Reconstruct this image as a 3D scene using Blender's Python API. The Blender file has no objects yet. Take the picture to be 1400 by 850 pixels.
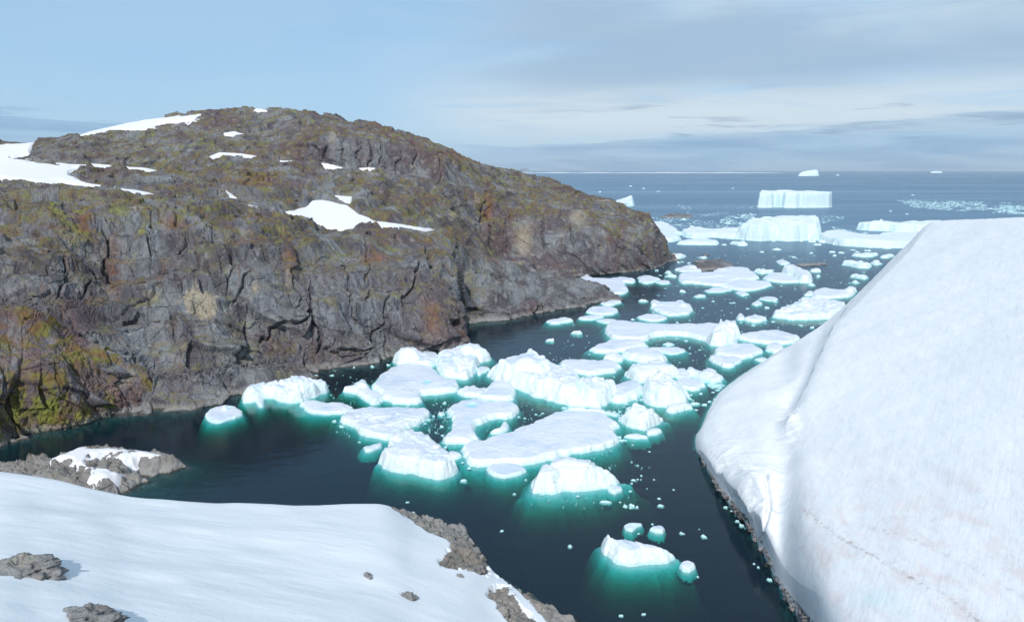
import bpy, math, random
import numpy as np
from mathutils import Vector

R = math.radians
rng = random.Random(7)
sc = bpy.context.scene
COL = sc.collection

# ------------------------------------------------------------------ camera geometry
CH = 60.0                       # camera height above the water, metres
FOC = 933.0                     # focal length in photograph pixels (1400 wide)
PITCH = math.atan(192 / FOC)
cp, sp = math.cos(PITCH), math.sin(PITCH)

def ray(px, py):
    a = (np.asarray(px, float) - 700) / FOC
    b = -(np.asarray(py, float) - 425) / FOC
    return a, cp + b * sp, -sp + b * cp

def at_depth(px, py, Y):
    dx, dy, dz = ray(px, py)
    t = Y / dy
    return dx * t, dy * t, CH + dz * t

def at_height(px, py, z):
    dx, dy, dz = ray(px, py)
    t = (z - CH) / dz
    return dx * t, dy * t, z + 0 * t

def to_px(x, y, z):
    zz = z - CH
    f = y * cp - zz * sp
    u = y * sp + zz * cp
    return 700 + FOC * x / f, 425 - FOC * u / f

def py_of(Y, z):
    return to_px(0.0, Y, z)[1]

# ------------------------------------------------------------------ noise
def _h(ix, iy, iz, seed):
    n = (ix.astype(np.int64) * 374761393 + iy.astype(np.int64) * 668265263 + iz.astype(np.int64) * 2147483647 + seed * 1274126177) & 0xFFFFFFFF
    n = ((n ^ (n >> 13)) * 1274126177) & 0xFFFFFFFF
    n = ((n ^ (n >> 16)) * 2246822519) & 0xFFFFFFFF
    n = n ^ (n >> 15)
    return (n & 0xFFFFFF).astype(np.float32) / 16777216.0

def vnoise(x, y, z, seed=0):
    x, y, z = np.broadcast_arrays(np.asarray(x, np.float64), np.asarray(y, np.float64), np.asarray(z, np.float64))
    ix, iy, iz = np.floor(x), np.floor(y), np.floor(z)
    fx, fy, fz = x - ix, y - iy, z - iz
    fx = fx * fx * fx * (fx * (fx * 6 - 15) + 10); fy = fy * fy * fy * (fy * (fy * 6 - 15) + 10); fz = fz * fz * fz * (fz * (fz * 6 - 15) + 10)
    r = 0
    for a in (0, 1):
        wx = fx if a else 1 - fx
        for b in (0, 1):
            wy = fy if b else 1 - fy
            for c in (0, 1):
                wz = fz if c else 1 - fz
                r = r + wx * wy * wz * _h(ix + a, iy + b, iz + c, seed)
    return r * 2 - 1

def fbm(x, y, z, octs=4, seed=0, gain=0.5):
    r, a = 0, 1.0
    for o in range(octs):
        r = r + a * vnoise(x, y, z, seed + o * 17)
        x, y, z = x * 2.03 + 5.1, y * 2.03 + 1.7, z * 2.03 - 3.3
        a *= gain
    return r

def ridged(x, y, z, octs=4, seed=0):
    r, a = 0, 1.0
    for o in range(octs):
        r = r + a * (1 - 2 * np.abs(vnoise(x, y, z, seed + o * 13)))
        x, y, z = x * 2.1 + 3.1, y * 2.1 - 1.7, z * 2.1 + 2.3
        a *= 0.5
    return r

def facet(x, y, z, seed=0, tilt=0.9, off=1.0):
    """Blocky rock: every cell of a jittered lattice is its own tilted plane. Returns value and distance to the cell border."""
    x, y, z = np.broadcast_arrays(np.asarray(x, np.float32), np.asarray(y, np.float32), np.asarray(z, np.float32))
    ix, iy, iz = np.floor(x), np.floor(y), np.floor(z)
    f1 = np.full(x.shape, 9.0, np.float32); f2 = f1.copy(); val = np.zeros(x.shape, np.float32)
    for a in (-1, 0, 1):
        for b in (-1, 0, 1):
            for c in (-1, 0, 1):
                cx, cy, cz = ix + a, iy + b, iz + c
                h1 = _h(cx, cy, cz, seed); h2 = _h(cx, cy, cz, seed + 1); h3 = _h(cx, cy, cz, seed + 2)
                dx, dy, dz = x - (cx + h1), y - (cy + h2), z - (cz + h3)
                d = np.sqrt(dx * dx + dy * dy + dz * dz)
                v = off * ((h3 * 7.31 % 1.0) * 1.0 - 0.5) + tilt * ((h2 * 5.7 % 1.0 - .5) * dx + (h1 * 9.1 % 1.0 - .5) * dy + (h3 * 3.3 % 1.0 - .5) * dz)
                near = d < f1
                f2 = np.where(near, f1, np.minimum(f2, d))
                val = np.where(near, v, val)
                f1 = np.where(near, d, f1)
    return val, f2 - f1

def sstep(a, b, x):
    t = np.clip((x - a) / (b - a), 0, 1)
    return t * t * (3 - 2 * t)

def sdf(px, py, poly):
    """signed distance to a closed polygon, positive inside"""
    px = np.asarray(px, np.float64); py = np.asarray(py, np.float64)
    d = np.full(px.shape, 1e18); inside = np.zeros(px.shape, bool)
    n = len(poly)
    for i in range(n):
        x1, y1 = poly[i]; x2, y2 = poly[(i + 1) % n]
        ex, ey = x2 - x1, y2 - y1
        L = ex * ex + ey * ey + 1e-12
        t = np.clip(((px - x1) * ex + (py - y1) * ey) / L, 0, 1)
        d = np.minimum(d, (px - x1 - t * ex) ** 2 + (py - y1 - t * ey) ** 2)
        if y1 != y2:
            c = ((y1 > py) != (y2 > py)) & (px < (x2 - x1) * (py - y1) / (y2 - y1) + x1)
            inside ^= c
    return np.where(inside, 1, -1) * np.sqrt(d)

def line_d(px, py, pts):
    """distance to a polyline and the side of it (positive = right of it as px grows)"""
    d = np.full(px.shape, 1e18); side = np.zeros(px.shape)
    for (x1, y1), (x2, y2) in zip(pts[:-1], pts[1:]):
        ex, ey = x2 - x1, y2 - y1
        t = np.clip(((px - x1) * ex + (py - y1) * ey) / (ex * ex + ey * ey), 0, 1)
        q = (px - x1 - t * ex) ** 2 + (py - y1 - t * ey) ** 2
        s = np.sign((px - x1) * ey - (py - y1) * ex)
        side = np.where(q < d, s, side); d = np.minimum(d, q)
    return np.sqrt(d), side

def smooth_poly(P, n=4, closed=True):
    P = [np.array(p, float) for p in P]; N = len(P); out = []
    for i in range(N):
        p0, p1, p2, p3 = P[i - 1], P[i], P[(i + 1) % N], P[(i + 2) % N]
        for k in range(n):
            t = k / n
            q = 0.5 * (2 * p1 + (p2 - p0) * t * .8 + (2 * p0 - 5 * p1 + 4 * p2 - p3) * t * t * .8 + (3 * p1 - p0 - 3 * p2 + p3) * t ** 3 * .8)
            q = q * .8 + .2 * (p1 * (1 - t) + p2 * t) if False else q
            lin = p1 * (1 - t) + p2 * t
            out.append(tuple(0.5 * (0.5 * (2 * p1 + (p2 - p0) * t + (2 * p0 - 5 * p1 + 4 * p2 - p3) * t * t + (3 * p1 - p0 - 3 * p2 + p3) * t ** 3)) + 0.5 * lin))
    return out

def pchip(xs, ys, x):
    xs = np.asarray(xs, float); ys = np.asarray(ys, float)
    h = np.diff(xs); dl = np.diff(ys, axis=0) / (h if ys.ndim == 1 else h[:, None])
    m = np.zeros_like(ys)
    m[0], m[-1] = dl[0], dl[-1]
    pr = dl[:-1] * dl[1:]
    hm = np.where(pr > 0, 2 * pr / np.where(pr > 0, dl[:-1] + dl[1:], 1), 0)
    m[1:-1] = hm
    i = np.clip(np.searchsorted(xs, x, side='right') - 1, 0, len(xs) - 2)
    hh = h[i]; t = (x - xs[i]) / hh
    if ys.ndim > 1:
        hh = hh[:, None]; t = t[:, None]
    t2, t3 = t * t, t ** 3
    return (2 * t3 - 3 * t2 + 1) * ys[i] + (t3 - 2 * t2 + t) * hh * m[i] + (-2 * t3 + 3 * t2) * ys[i + 1] + (t3 - t2) * hh * m[i + 1]

# ------------------------------------------------------------------ mesh helpers
def grid_mesh(name, P, mat, mask=None, attrs=None, smooth=True, origin=None):
    """P: (nv, nx, 3) array of points -> one mesh object; mask (nv, nx): faces kept where all corners are true"""
    nv, nx = P.shape[:2]
    idx = np.arange(nv * nx).reshape(nv, nx)
    q = np.stack([idx[:-1, :-1], idx[:-1, 1:], idx[1:, 1:], idx[1:, :-1]], -1).reshape(-1, 4)
    if mask is not None:
        m = mask.reshape(-1)
        q = q[m[q].all(1)]
    if len(q) == 0:
        return None
    V = P.reshape(-1, 3)
    used = np.unique(q)
    remap = np.zeros(nv * nx, np.int64); remap[used] = np.arange(len(used))
    V = V[used]; q = remap[q]
    # orientation: mean normal should point up
    a = V[q[:, 1]] - V[q[:, 0]]; b = V[q[:, 3]] - V[q[:, 0]]
    if np.cross(a, b)[:, 2].sum() < 0:
        q = q[:, ::-1]
    if origin is None:
        origin = np.array([V[:, 0].mean(), V[:, 1].mean(), 0.0])
    V = V - origin
    me = bpy.data.meshes.new(name)
    me.vertices.add(len(V)); me.vertices.foreach_set('co', V.astype(np.float32).ravel())
    me.loops.add(len(q) * 4); me.loops.foreach_set('vertex_index', q.astype(np.int32).ravel())
    me.polygons.add(len(q)); me.polygons.foreach_set('loop_start', np.arange(0, len(q) * 4, 4, dtype=np.int32))
    me.polygons.foreach_set('loop_total', np.full(len(q), 4, np.int32))
    if attrs:
        for k, v in attrs.items():
            at = me.attributes.new(k, 'FLOAT', 'POINT')
            at.data.foreach_set('value', np.asarray(v, np.float32).reshape(-1)[used])
    me.update(calc_edges=True)
    me.polygons.foreach_set('use_smooth', np.full(len(q), smooth, bool))
    me.materials.append(mat)
    o = bpy.data.objects.new(name, me); COL.objects.link(o)
    o.location = tuple(float(v) for v in origin)
    return o

def tag(o, label=None, cat=None, group=None, kind=None):
    if o is None: return o
    if label: o['label'] = label
    if cat: o['category'] = cat
    if group: o['group'] = group
    if kind: o['kind'] = kind
    return o

def biggest_piece(keep):
    """only the largest connected patch of a grid mask"""
    H, Wd = keep.shape; lab = np.zeros(keep.shape, np.int32); best = (0, 0); n = 0
    ys, xs = np.where(keep)
    for y0, x0 in zip(ys.tolist(), xs.tolist()):
        if lab[y0, x0]: continue
        n += 1; st = [(y0, x0)]; lab[y0, x0] = n; cnt = 0
        while st:
            y, x = st.pop(); cnt += 1
            for a, b in ((y + 1, x), (y - 1, x), (y, x + 1), (y, x - 1)):
                if 0 <= a < H and 0 <= b < Wd and keep[a, b] and not lab[a, b]:
                    lab[a, b] = n; st.append((a, b))
        if cnt > best[0]: best = (cnt, n)
    return lab == best[1]

def normals(P):
    du = np.gradient(P, axis=1); dv = np.gradient(P, axis=0)
    n = np.cross(du, dv)
    n /= np.linalg.norm(n, axis=2, keepdims=True) + 1e-9
    if n[..., 2].mean() < 0: n = -n
    return n

def loft(xs, rows, nx, seg, x0=None, x1=None, blur=0):
    """stations xs (photo px) with rows[k] = [(py, Y), ...]; seg[r] = samples between row r and r+1. Returns points, px grid, py grid."""
    A = np.array(rows, float)                       # (stations, rows, 2)
    X = np.linspace(x0 if x0 is not None else xs[0], x1 if x1 is not None else xs[-1], nx)
    ns, nr = A.shape[:2]
    Q = np.stack([pchip(xs, A[:, r, :], X) for r in range(nr)], 0)   # (rows, nx, 2)
    if blur:
        r_ = int(blur * 3 / ((X[-1] - X[0]) / nx)) or 1
        ker = np.exp(-(np.arange(-r_, r_ + 1) / (r_ / 3.0)) ** 2 / 2); ker /= ker.sum()
        Qp = np.concatenate([2 * Q[:, :1] - Q[:, r_:0:-1], Q, 2 * Q[:, -1:] - Q[:, -2:-r_ - 2:-1]], 1)
        Q = np.stack([np.stack([np.convolve(Qp[r, :, c], ker, 'valid') for c in range(2)], -1) for r in range(nr)], 0)
    T = [0.0]
    for r, n in enumerate(seg):
        T += list(r + np.arange(1, n + 1) / n)
    T = np.array(T)
    flat = pchip(np.arange(nr), Q.reshape(nr, -1), T).reshape(len(T), nx, 2)
    lin = np.stack([np.interp(T, np.arange(nr), Q.reshape(nr, -1)[:, j]) for j in range(nx * 2)], 1).reshape(len(T), nx, 2)
    flat = .6 * flat + .4 * lin
    PX = np.broadcast_to(X, flat.shape[:2])
    x, y, z = at_depth(PX, flat[..., 0], flat[..., 1])
    return np.stack([x, y, z], -1), PX, flat[..., 0]

def zrow(Y, z):                                     # a loft row point given by depth and height
    return (py_of(Y, z), Y)
# ------------------------------------------------------------------ materials
def new_mat(name):
    m = bpy.data.materials.new(name); m.use_nodes = True
    nt = m.node_tree; nt.nodes.clear()
    return m, nt

class NT:
    def __init__(s, nt): s.nt = nt
    def n(s, typ, **kw):
        nd = s.nt.nodes.new(typ)
        for k, v in kw.items():
            if k.startswith('i_'):
                key = k[2:]
                key = int(key) if key.isdigit() else key.replace('_', ' ')
                s.put(nd.inputs[key], v)
            else: setattr(nd, k, v)
        return nd
    def put(s, inp, v):
        if isinstance(v, bpy.types.NodeSocket): s.nt.links.new(v, inp)
        elif isinstance(v, bpy.types.Node): s.nt.links.new(v.outputs[0], inp)
        else:
            if isinstance(v, (tuple, list)) and len(v) == 3 and inp.type == 'RGBA': v = (*v, 1)
            inp.default_value = v
    def math(s, op, a, b=None, c=None, clamp=False):
        nd = s.nt.nodes.new('ShaderNodeMath'); nd.operation = op; nd.use_clamp = clamp
        s.put(nd.inputs[0], a)
        if b is not None: s.put(nd.inputs[1], b)
        if c is not None: s.put(nd.inputs[2], c)
        return nd.outputs[0]
    def vmath(s, op, a, b):
        nd = s.nt.nodes.new('ShaderNodeVectorMath'); nd.operation = op
        s.put(nd.inputs[0], a); s.put(nd.inputs[1], b)
        return nd.outputs[0]
    def noise(s, vec, scale, detail=4, rough=.55, dist=0):
        nd = s.nt.nodes.new('ShaderNodeTexNoise')
        if vec is not None: s.put(nd.inputs['Vector'], vec)
        nd.inputs['Scale'].default_value = scale; nd.inputs['Detail'].default_value = detail
        nd.inputs['Roughness'].default_value = rough; nd.inputs['Distortion'].default_value = dist
        return nd.outputs['Fac']
    def ramp(s, fac, a, b, lo=0.0, hi=1.0):
        nd = s.nt.nodes.new('ShaderNodeMapRange'); nd.interpolation_type = 'SMOOTHSTEP'
        s.put(nd.inputs[0], fac); nd.inputs[1].default_value = a; nd.inputs[2].default_value = b
        nd.inputs[3].default_value = lo; nd.inputs[4].default_value = hi
        return nd.outputs[0]
    def mix(s, fac, a, b, mode='MIX'):
        nd = s.nt.nodes.new('ShaderNodeMix'); nd.data_type = 'RGBA'; nd.blend_type = mode
        s.put(nd.inputs[0], fac); s.put(nd.inputs[6], a); s.put(nd.inputs[7], b)
        return nd.outputs[2]
    def bump(s, h, dist, strength=1.0, normal=None):
        nd = s.nt.nodes.new('ShaderNodeBump'); nd.inputs['Distance'].default_value = dist
        nd.inputs['Strength'].default_value = strength
        s.put(nd.inputs['Height'], h)
        if normal is not None: s.put(nd.inputs['Normal'], normal)
        return nd.outputs[0]
    def attr(s, name):
        nd = s.nt.nodes.new('ShaderNodeAttribute'); nd.attribute_name = name
        return nd.outputs['Fac']
    def out(s, surf, vol=None):
        o = s.nt.nodes.new('ShaderNodeOutputMaterial')
        if surf is not None: s.nt.links.new(surf if isinstance(surf, bpy.types.NodeSocket) else surf.outputs[0], o.inputs['Surface'])
        if vol is not None: s.nt.links.new(vol.outputs[0], o.inputs['Volume'])

def rock_mat(name, tint=(1, 1, 1), moss=1.0, light=0.0, warm=0.0):
    m, nt = new_mat(name); t = NT(nt)
    geo = t.n('ShaderNodeNewGeometry'); pos = geo.outputs['Position']
    sep = t.n('ShaderNodeSeparateXYZ', i_0=pos); z = sep.outputs[2]
    nsep = t.n('ShaderNodeSeparateXYZ', i_0=geo.outputs['Normal']); nz = nsep.outputs[2]
    # coordinates stretched vertically for stains that run down the cliffs, slightly sheared like the rock's joints
    st = t.vmath('MULTIPLY', pos, (1, 1, .16))
    n1 = t.noise(pos, .03, 4, .55, .6)
    n2 = t.noise(st, .085, 5, .6, .5)
    n3 = t.noise(pos, .28, 6, .62, .3)
    n4 = t.noise(pos, 2.6, 4, .7)
    ns = t.noise(t.vmath('MULTIPLY', pos, (1, 1, .1)), .75, 4, .65)
    def sc_(c): return tuple(a * b for a, b in zip(c, tint))
    base = t.mix(t.ramp(n2, .40, .60), sc_((.095, .09, .103)), sc_((.21, .22, .235)))
    base = t.mix(t.ramp(n1, .44, .62), base, sc_((.12, .09, .10)))
    base = t.mix(t.math('MULTIPLY', t.ramp(n3, .50, .68), .6), base, sc_((.30, .295, .30)))
    base = t.mix(t.math('MULTIPLY', t.ramp(ns, .54, .7), .55), base, sc_((.065, .06, .072)))
    rust = t.math('MULTIPLY', t.ramp(t.noise(t.vmath('ADD', st, (40, 9, 3)), .15, 5, .65, .5), .56, .70), .5)
    base = t.mix(rust, base, sc_((.17, .085, .05)))
    pale = t.math('MULTIPLY', t.ramp(t.noise(t.vmath('ADD', pos, (7, 90, 3)), .09, 4, .6, .8), .64, .7), .6)
    base = t.mix(pale, base, sc_((.34, .29, .22)))
    cs = t.ramp(t.noise(t.vmath('MULTIPLY', pos, (1, 1, .07)), .55, 5, .65, .3), .42, .6)
    base = t.mix(t.math('MULTIPLY', t.attr('cool'), .75), base, t.mix(cs, sc_((.10, .105, .12)), sc_((.235, .255, .275))))
    base = t.mix(t.math('MULTIPLY', t.ramp(t.noise(t.vmath('MULTIPLY', pos, (1, 1, .06)), .28, 5, .6, .4), .54, .68), .5), base, sc_((.055, .05, .058)))
    base = t.mix(t.attr('pale'), base, (.40, .34, .25))
    base = t.mix(t.math('MULTIPLY', t.attr('rust'), t.ramp(n3, .3, .6)), base, (.22, .085, .045))
    speck = t.ramp(n4, .3, .75, .66, 1.36)
    base = t.mix(1.0, base, t.n('ShaderNodeCombineColor', i_0=speck, i_1=speck, i_2=speck).outputs[0], 'MULTIPLY')
    if light: base = t.mix(light, base, (.36, .34, .32))
    if warm: base = t.mix(warm, base, (.33, .28, .2))
    # moss and lichen: on ledges and in damp runs
    up = t.ramp(nz, .35, .8)
    mn = t.noise(t.vmath('MULTIPLY', t.vmath('ADD', pos, (3, 5, 60)), (1, 1, .45)), .11, 6, .68, .5)
    mossm = t.math('MULTIPLY', t.math('ADD', t.math('MULTIPLY', up, .7), t.attr('moss')), t.ramp(mn, .42, .56), clamp=True)
    mossm = t.math('MULTIPLY', mossm, t.math('MULTIPLY', t.ramp(n3, .38, .56), t.ramp(n4, .34, .6, .25, 1.0)))
    mossm = t.math('MULTIPLY', mossm, moss, clamp=True)
    mcol = t.mix(t.ramp(t.noise(pos, .3, 4, .6), .38, .6), (.17, .10, .03), (.165, .155, .028))
    mcol = t.mix(t.ramp(t.noise(pos, .09, 4, .6), .55, .66), mcol, (.20, .225, .035))
    base = t.mix(t.math('MULTIPLY', mossm, .92), base, mcol)
    # pale tide-washed rim just above the water, dark wet weed at and under it
    wn = t.math('ADD', z, t.math('MULTIPLY', t.math('SUBTRACT', n3, .5), 1.6))
    base = t.mix(t.math('MULTIPLY', t.ramp(wn, 2.2, .8), .55), base, (.34, .33, .32))
    base = t.mix(t.math('MULTIPLY', t.ramp(wn, .45, .1), .85), base, (.045, .045, .035))
    b = t.bump(t.noise(pos, 1.1, 7, .68, .3), .55, .8)
    b = t.bump(t.noise(st, 1.2, 4, .7), .4, .7, b)
    vo = t.n('ShaderNodeTexVoronoi', feature='DISTANCE_TO_EDGE', i_Vector=t.vmath('ADD', t.vmath('MULTIPLY', pos, (1, 1, .5)), t.n('ShaderNodeCombineXYZ', i_0=t.math('MULTIPLY', n3, 3), i_1=t.math('MULTIPLY', n2, 3)).outputs[0]), i_Scale=.16)
    b = t.bump(t.ramp(vo.outputs['Distance'], 0, .04), .6, .6, b)
    p = t.n('ShaderNodeBsdfPrincipled', i_Base_Color=base, i_Roughness=.88, i_Normal=b)
    p.inputs['Specular IOR Level'].default_value = .25
    t.out(p)
    return m

def snow_mat(name, col=(.80, .82, .85), dirt=False, streak=None, rough=.7, bumpk=1.0):
    m, nt = new_mat(name); t = NT(nt)
    geo = t.n('ShaderNodeNewGeometry'); pos = geo.outputs['Position']
    base = t.mix(t.ramp(t.noise(pos, .06, 4, .6), .35, .65), col, tuple(c * .965 for c in col))
    sv = t.vmath('MULTIPLY', pos, streak or (1, 1, 1))
    n = t.noise(sv, .8, 5, .65, .2)
    n5 = t.noise(sv, 3.5, 3, .6)
    base = t.mix(t.ramp(n, .35, .7), base, tuple(c * .965 for c in col))
    if dirt:
        d = t.attr('dirt')
        dn = t.ramp(t.noise(t.vmath('MULTIPLY', pos, (1, .35, 1)), .45, 6, .7, .5), .42, .7)
        base = t.mix(t.math('MULTIPLY', t.math('MULTIPLY', d, dn), .62), base, (.72, .60, .58))
        base = t.mix(t.math('MULTIPLY', t.attr('line'), t.math('MULTIPLY', t.ramp(t.noise(pos, 1.4, 5, .7), .42, .7), .75)), base, (.36, .27, .25))
        base = t.mix(t.math('MULTIPLY', t.attr('melt'), .5), base, (.58, .76, .78))
    along = t.math('ADD', t.math('MULTIPLY', t.n('ShaderNodeSeparateXYZ', i_0=pos).outputs[0], .6), t.math('MULTIPLY', t.n('ShaderNodeSeparateXYZ', i_0=pos).outputs[1], .8))
    across = t.math('SUBTRACT', t.math('MULTIPLY', t.n('ShaderNodeSeparateXYZ', i_0=pos).outputs[0], .8), t.math('MULTIPLY', t.n('ShaderNodeSeparateXYZ', i_0=pos).outputs[1], .6))
    cups = t.noise(pos, 1.5, 3, .6, .4)
    b = t.bump(n, (.07 if dirt else .035) * bumpk, .5)
    b = t.bump(cups, .07 * bumpk, .6, b)
    if dirt:
        run = t.noise(t.n('ShaderNodeCombineXYZ', i_0=t.math('MULTIPLY', along, .12), i_1=across, i_2=.4).outputs[0], 1.1, 5, .65, .3)
        base = t.mix(t.math('MULTIPLY', t.ramp(run, .5, .72), .35), base, tuple(c * .86 for c in col))
        b = t.bump(run, .16, .6, b)
    base = t.mix(t.math('MULTIPLY', t.ramp(t.noise(sv, 2.2, 5, .75), .58, .72), .35), base, (.86, .87, .88))
    b = t.bump(n5, .03 * bumpk, .5, b)
    p = t.n('ShaderNodeBsdfPrincipled', i_Base_Color=base, i_Roughness=rough, i_Normal=b)
    p.inputs['Specular IOR Level'].default_value = .2
    t.out(p)
    return m

def ice_mat(name, top=(.68, .71, .78), side=(.73, .815, .835)):
    m, nt = new_mat(name); t = NT(nt)
    geo = t.n('ShaderNodeNewGeometry'); pos = geo.outputs['Position']
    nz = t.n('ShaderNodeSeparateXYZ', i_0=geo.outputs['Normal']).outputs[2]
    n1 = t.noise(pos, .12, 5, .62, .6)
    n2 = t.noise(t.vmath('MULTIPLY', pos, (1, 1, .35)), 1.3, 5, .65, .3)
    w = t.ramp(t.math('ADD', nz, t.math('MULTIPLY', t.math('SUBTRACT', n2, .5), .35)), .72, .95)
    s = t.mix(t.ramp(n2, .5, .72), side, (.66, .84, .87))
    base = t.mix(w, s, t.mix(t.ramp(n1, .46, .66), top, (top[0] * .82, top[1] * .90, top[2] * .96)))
    # bare wet ice just above the waterline, faint blue bands and a few grey specks
    zz = t.n('ShaderNodeSeparateXYZ', i_0=pos).outputs[2]
    base = t.mix(t.math('MULTIPLY', t.ramp(t.math('ADD', zz, t.math('MULTIPLY', t.math('SUBTRACT', n2, .5), .9)), .55, .12), .8), base, (.48, .78, .80))
    base = t.mix(t.math('MULTIPLY', t.ramp(t.noise(t.vmath('MULTIPLY', pos, (.5, .5, 1.6)), .8, 5, .7, 1.2), .60, .68), .4), base, (.50, .72, .78))
    base = t.mix(t.math('MULTIPLY', t.ramp(t.noise(pos, 1.7, 4, .7), .66, .74), .35), base, (.46, .48, .50))
    melt = t.math('MULTIPLY', t.attr('blue'), 1.0)
    base = t.mix(melt, base, (.30, .66, .80))
    b = t.bump(t.noise(pos, .6, 6, .65, .5), .6, .8)
    b = t.bump(t.noise(pos, 4.5, 3, .6), .07, .8, b)
    p = t.n('ShaderNodeBsdfPrincipled', i_Base_Color=base, i_Roughness=.45, i_Normal=b)
    p.inputs['Specular IOR Level'].default_value = .35
    t.out(p)
    return m

def sea_mat():
    m, nt = new_mat('sea_water'); t = NT(nt)
    geo = t.n('ShaderNodeNewGeometry'); pos = geo.outputs['Position']
    sepp = t.n('ShaderNodeSeparateXYZ', i_0=pos)
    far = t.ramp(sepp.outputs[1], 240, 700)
    wind = t.ramp(t.noise(t.vmath('MULTIPLY', pos, (.12, 1.0, 1)), .004, 5, .62, .5), .45, .68)
    n1 = t.noise(t.vmath('MULTIPLY', pos, (1, 1.6, 1)), .9, 4, .6)
    n2 = t.noise(t.vmath('MULTIPLY', pos, (1, 2.2, 1)), .12, 3, .6, .3)
    patch = t.ramp(t.noise(t.vmath('MULTIPLY', pos, (.35, 1.3, 1)), .006, 4, .6, .4), .38, .66)
    amp = t.math('ADD', t.math('ADD', .10, t.math('MULTIPLY', patch, .16)), t.math('MULTIPLY', far, t.math('ADD', .5, t.math('MULTIPLY', patch, 1.3))))
    h = t.math('MULTIPLY', t.math('ADD', t.math('MULTIPLY', n1, .12), t.math('MULTIPLY', n2, .5)), amp)
    b = t.bump(h, 1.0, 1.0)
    fr = t.n('ShaderNodeFresnel', i_IOR=1.333, i_Normal=b)
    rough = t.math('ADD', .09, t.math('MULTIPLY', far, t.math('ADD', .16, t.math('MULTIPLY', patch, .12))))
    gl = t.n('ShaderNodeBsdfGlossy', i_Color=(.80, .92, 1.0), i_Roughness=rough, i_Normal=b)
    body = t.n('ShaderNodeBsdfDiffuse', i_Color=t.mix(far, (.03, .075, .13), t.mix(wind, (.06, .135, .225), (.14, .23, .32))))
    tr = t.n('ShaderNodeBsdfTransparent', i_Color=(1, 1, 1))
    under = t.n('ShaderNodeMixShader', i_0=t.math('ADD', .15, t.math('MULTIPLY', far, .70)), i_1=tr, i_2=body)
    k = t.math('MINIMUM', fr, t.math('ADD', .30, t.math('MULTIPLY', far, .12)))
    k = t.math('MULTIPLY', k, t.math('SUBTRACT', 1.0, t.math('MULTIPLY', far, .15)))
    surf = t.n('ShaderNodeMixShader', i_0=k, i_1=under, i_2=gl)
    vol = t.n('ShaderNodeVolumeAbsorption', i_Color=(.22, .86, .82), i_Density=1.45)
    t.out(surf, vol)
    return m

M_ROCK = rock_mat('cliff_rock')
M_MOSSY = rock_mat('mossy_rock', moss=1.5)
M_SKERRY = rock_mat('skerry_rock', tint=(.85, .95, 1.0), moss=.1, light=.1)
M_SHORE = rock_mat('shore_rock', moss=.35, light=.42, warm=.10)
M_GREY = rock_mat('grey_rock', tint=(.92, 1.0, 1.03), moss=.15, light=.5)
M_SNOW_FRONT = snow_mat('wind_packed_snow', (.76, .785, .815), streak=(.35, 1.6, 1))
M_SNOW_SLOPE = snow_mat('snow_slope', (.80, .805, .815), dirt=True, streak=(1.3, .5, 1))
M_SNOW = snow_mat('old_snow', (.74, .73, .755))
M_ICE = ice_mat('glacier_ice')
M_ICE_FAR = ice_mat('far_ice', top=(.72, .77, .80), side=(.62, .76, .79))
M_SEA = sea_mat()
# ------------------------------------------------------------------ land: rocky hill, cliffs, knob
def fissures(PX, PY, lines, seed):
    """depth of long cracks that cross a rock face, given where the photo shows them"""
    c = np.zeros(PX.shape)
    for k, (pts, w, dep) in enumerate(lines):
        x0 = min(p[0] for p in pts) - 25; x1 = max(p[0] for p in pts) + 25; y0 = min(p[1] for p in pts) - 25; y1 = max(p[1] for p in pts) + 25
        m = (PX > x0) & (PX < x1) & (PY > y0) & (PY < y1)
        if not m.any(): continue
        qx = PX[m] + 5 * fbm(PX[m] * .07, PY[m] * .07, k, 3, seed); qy = PY[m] + 4 * fbm(PX[m] * .07, PY[m] * .07, k + 9, 3, seed)
        dl_, sd_ = line_d(qx, qy, pts)
        ends = np.minimum(np.hypot(qx - pts[0][0], qy - pts[0][1]), np.hypot(qx - pts[-1][0], qy - pts[-1][1]))
        f = np.clip(ends / 12, 0, 1)
        c[m] += f * (dep * np.exp(-(dl_ / w) ** 2) - .55 * dep * np.exp(-(dl_ / 11)) * (sd_ > 0))
    return c

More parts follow.
